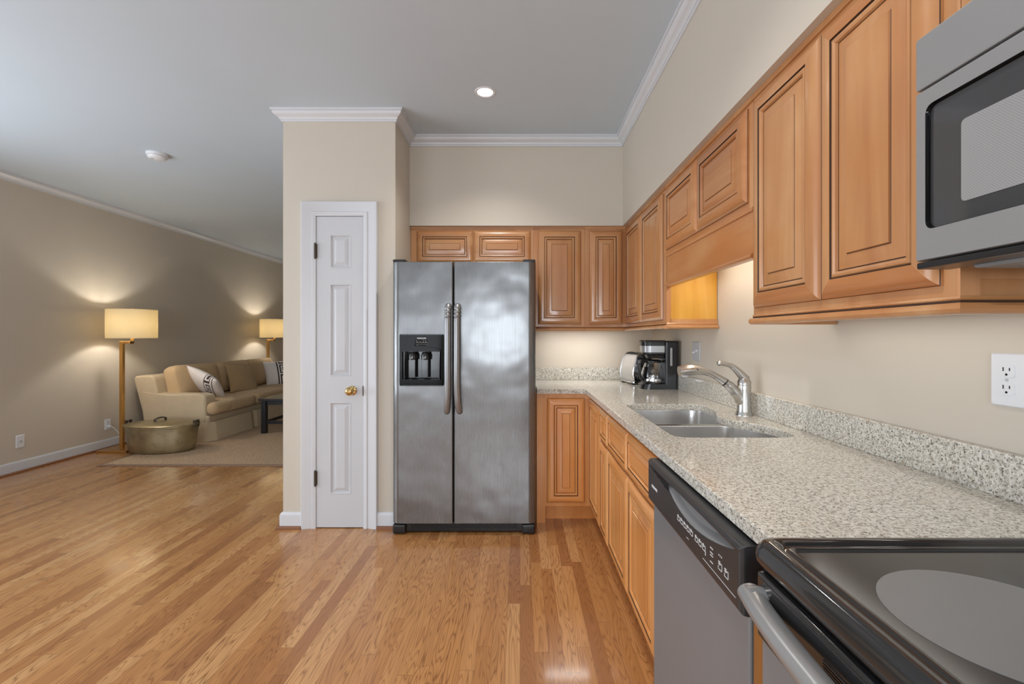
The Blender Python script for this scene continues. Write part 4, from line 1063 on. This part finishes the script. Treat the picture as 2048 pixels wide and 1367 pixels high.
# skirt with box pleats
bm = NB(); path = [(-4.44, SY0-.004), (-3.755, SY0-.004)]
def skirt_pts():
    pts = []; 
    for k in range(25): pts.append((-4.44+.74*k/24, SY0-.006-.004*(k % 2 == 0)))
    y = SY0-.006; N = 84
    for k in range(1, N+1):
        yy = SY0-.006+(SY1-SY0+.01)*k/N
        d = min(abs(yy-q) for q in (SY0, 6.24, 7.08, SY1))
        pts.append((-3.678+(.018 if d > .03 else -.012)*1.0, yy))
    return pts
sp = skirt_pts()
ls = []
for z, o in ((.24, 0), (.20, .004), (.11, .012), (.012, .022)):
    ls.append([(x+(o if i > 24 else 0), y-(o if i <= 24 else 0), z) for i, (x, y) in enumerate(sp)])
loops(bm, ls, 0, False); 
sk = link_mesh('skirt', bm, M_SOFA, SF, 60)
def puff(bm, x0, x1, y0, y1, z0, z1, r=.05, bulge=.03, M=None):
    t = bmesh.new(); bmesh.ops.create_cube(t, size=1)
    bmesh.ops.subdivide_edges(t, edges=t.edges[:], cuts=9, use_grid_fill=True)
    cx_, cy_, cz_ = (x0+x1)/2, (y0+y1)/2, (z0+z1)/2; hx, hy, hz = (x1-x0)/2, (y1-y0)/2, (z1-z0)/2
    for v in t.verts:
        p = v.co*2
        q = Vector((p.x*hx, p.y*hy, p.z*hz)); core = Vector((max(-hx+r, min(hx-r, q.x)), max(-hy+r, min(hy-r, q.y)), max(-hz+r, min(hz-r, q.z))))
        d = q-core; q = core+(d.normalized()*r if d.length > 1e-6 else d)
        m = min(hx, hy, hz); b = bulge*(1-p.x**2 if hx > m else 1)*(1-p.y**2 if hy > m else 1)*(1-p.z**2 if hz > m else 1)
        if m == hx: q.x += math.copysign(b, p.x)*abs(p.x)
        elif m == hy: q.y += math.copysign(b, p.y)*abs(p.y)
        else: q.z += math.copysign(b, p.z)*abs(p.z)
        v.co = q
    T_ = Matrix.Translation((cx_, cy_, cz_))
    t.transform(T_ @ M if M is not None else T_); merge(bm, t)
for y0, y1 in ((5.61, 6.255), (6.26, 7.055), (7.06, 7.71)):
    bm = NB(); puff(bm, -4.28, -3.615, y0, y1, .318, .475, .055, .022)
    if y0 < 5.7: puff(bm, -3.80+.06, -3.617, 5.395, 5.75, .320, .473, .06, .012)
    if y1 > 7.7: puff(bm, -3.74, -3.617, 7.55, 7.93, .320, .473, .06, .012)
    link_mesh('seat_cushion', bm, M_SOFAC, SF, 60)
for y0, y1 in ((5.52, 6.30), (6.31, 7.04), (7.05, 7.73)):
    bm = NB(); puff(bm, -.10, .10, -(y1-y0)/2, (y1-y0)/2, -.215, .215, .075, .045, None)
    bm.transform(Matrix.Translation((-4.235, (y0+y1)/2, .685)) @ Matrix.Rotation(math.radians(-13), 4, 'Y')); link_mesh('back_cushion', bm, M_SOFAC, SF, 60)

# throw pillows
KEYP = ["11111111111111111111",
        "00000000000000000000",
        "01111111011111110111",
        "01000001010000010100",
        "01011101010111010101",
        "01010001010100010101",
        "01011111010111110101",
        "01000000010000000100",
        "11111111111111111111"]
def pillow(name, label, loc, rot, size, mat, band=None, thick=.085):
    o = thing(name, label, 'pillow', loc); M = Matrix.Translation(loc) @ rot
    bm = NB(); n = 44; h = size/2
    def f(sg):
        def g(u, v):
            a, b = 2*u-1, 2*v-1
            t = thick*((1-abs(a)**2.4)*(1-abs(b)**2.4))**.55
            pin = 1-.06*(1-abs(a)**2)*abs(b)**3
            pin2 = 1-.06*(1-abs(b)**2)*abs(a)**3
            return M @ Vector((a*h*pin2, b*h*pin, sg*t))
        return g
    def mf(u, v):
        if not band: return 0
        a0, a1 = band
        if not a0 < u < a1: return 0
        r = int((u-a0)/(a1-a0)*9); c = int(v*20)
        return 1 if KEYP[min(r, 8)][c % 20] == '1' else 0
    grid(bm, f(1), n, n, mf); grid(bm, f(-1), n, n, mf)
    bmesh.ops.remove_doubles(bm, verts=bm.verts, dist=.0004)
    link_mesh('cushion', bm, [mat, M_KEY], o, 70)
def rotm(az, lean, roll=0):
    """face normal turned to azimuth az, leaning back by lean."""
    return Matrix.Rotation(math.radians(az), 4, 'Z') @ Matrix.Rotation(math.radians(90-lean), 4, 'Y') @ Matrix.Rotation(math.radians(roll+90), 4, 'Z')
pillow('throw_pillow', 'white throw pillow with a dark Greek-key band leaning at the near sofa arm', (-3.99, 5.80, .655), rotm(62, 38, 30), .46, M_WPIL, (.12, .36))
pillow('throw_pillow', 'plain brown square throw pillow on the middle of the sofa', (-3.985, 6.52, .665), rotm(-18, 24, -6), .44, M_TANP, None, .06)
pillow('throw_pillow', 'white throw pillow with a dark key pattern at the far end of the sofa', (-3.93, 7.42, .66), rotm(-50, 18, 4), .42, M_WPIL, (.42, .80))
# coffee table
ctb = thing('coffee_table', 'black wooden coffee table standing on the rug, cut off by the pantry wall', 'table', (-2.9, 6.2, .0))
bm = NB(); bx(bm, -3.36, -2.30, 5.83, 6.50, .430, .458, .003, 1); link_mesh('tabletop', bm, M_BLKW, ctb)
bm = NB(); bx(bm, -3.30, -2.36, 5.88, 6.45, .375, .430); link_mesh('apron', bm, M_BLKW, ctb)
for x in (-3.305, -2.355):
    for y in (5.885, 6.445):
        bm = NB(); bx(bm, x-.03, x+.03, y-.03, y+.03, .0105, .431, .003, 1); link_mesh('leg', bm, M_BLKW, ctb)
bm = NB(); bx(bm, -3.28, -2.38, 5.875, 5.895, .13, .17); bx(bm, -3.28, -2.38, 6.435, 6.455, .13, .17); bx(bm, -3.315, -3.295, 5.90, 6.43, .13, .17); link_mesh('stretcher', bm, M_BLKW, ctb)
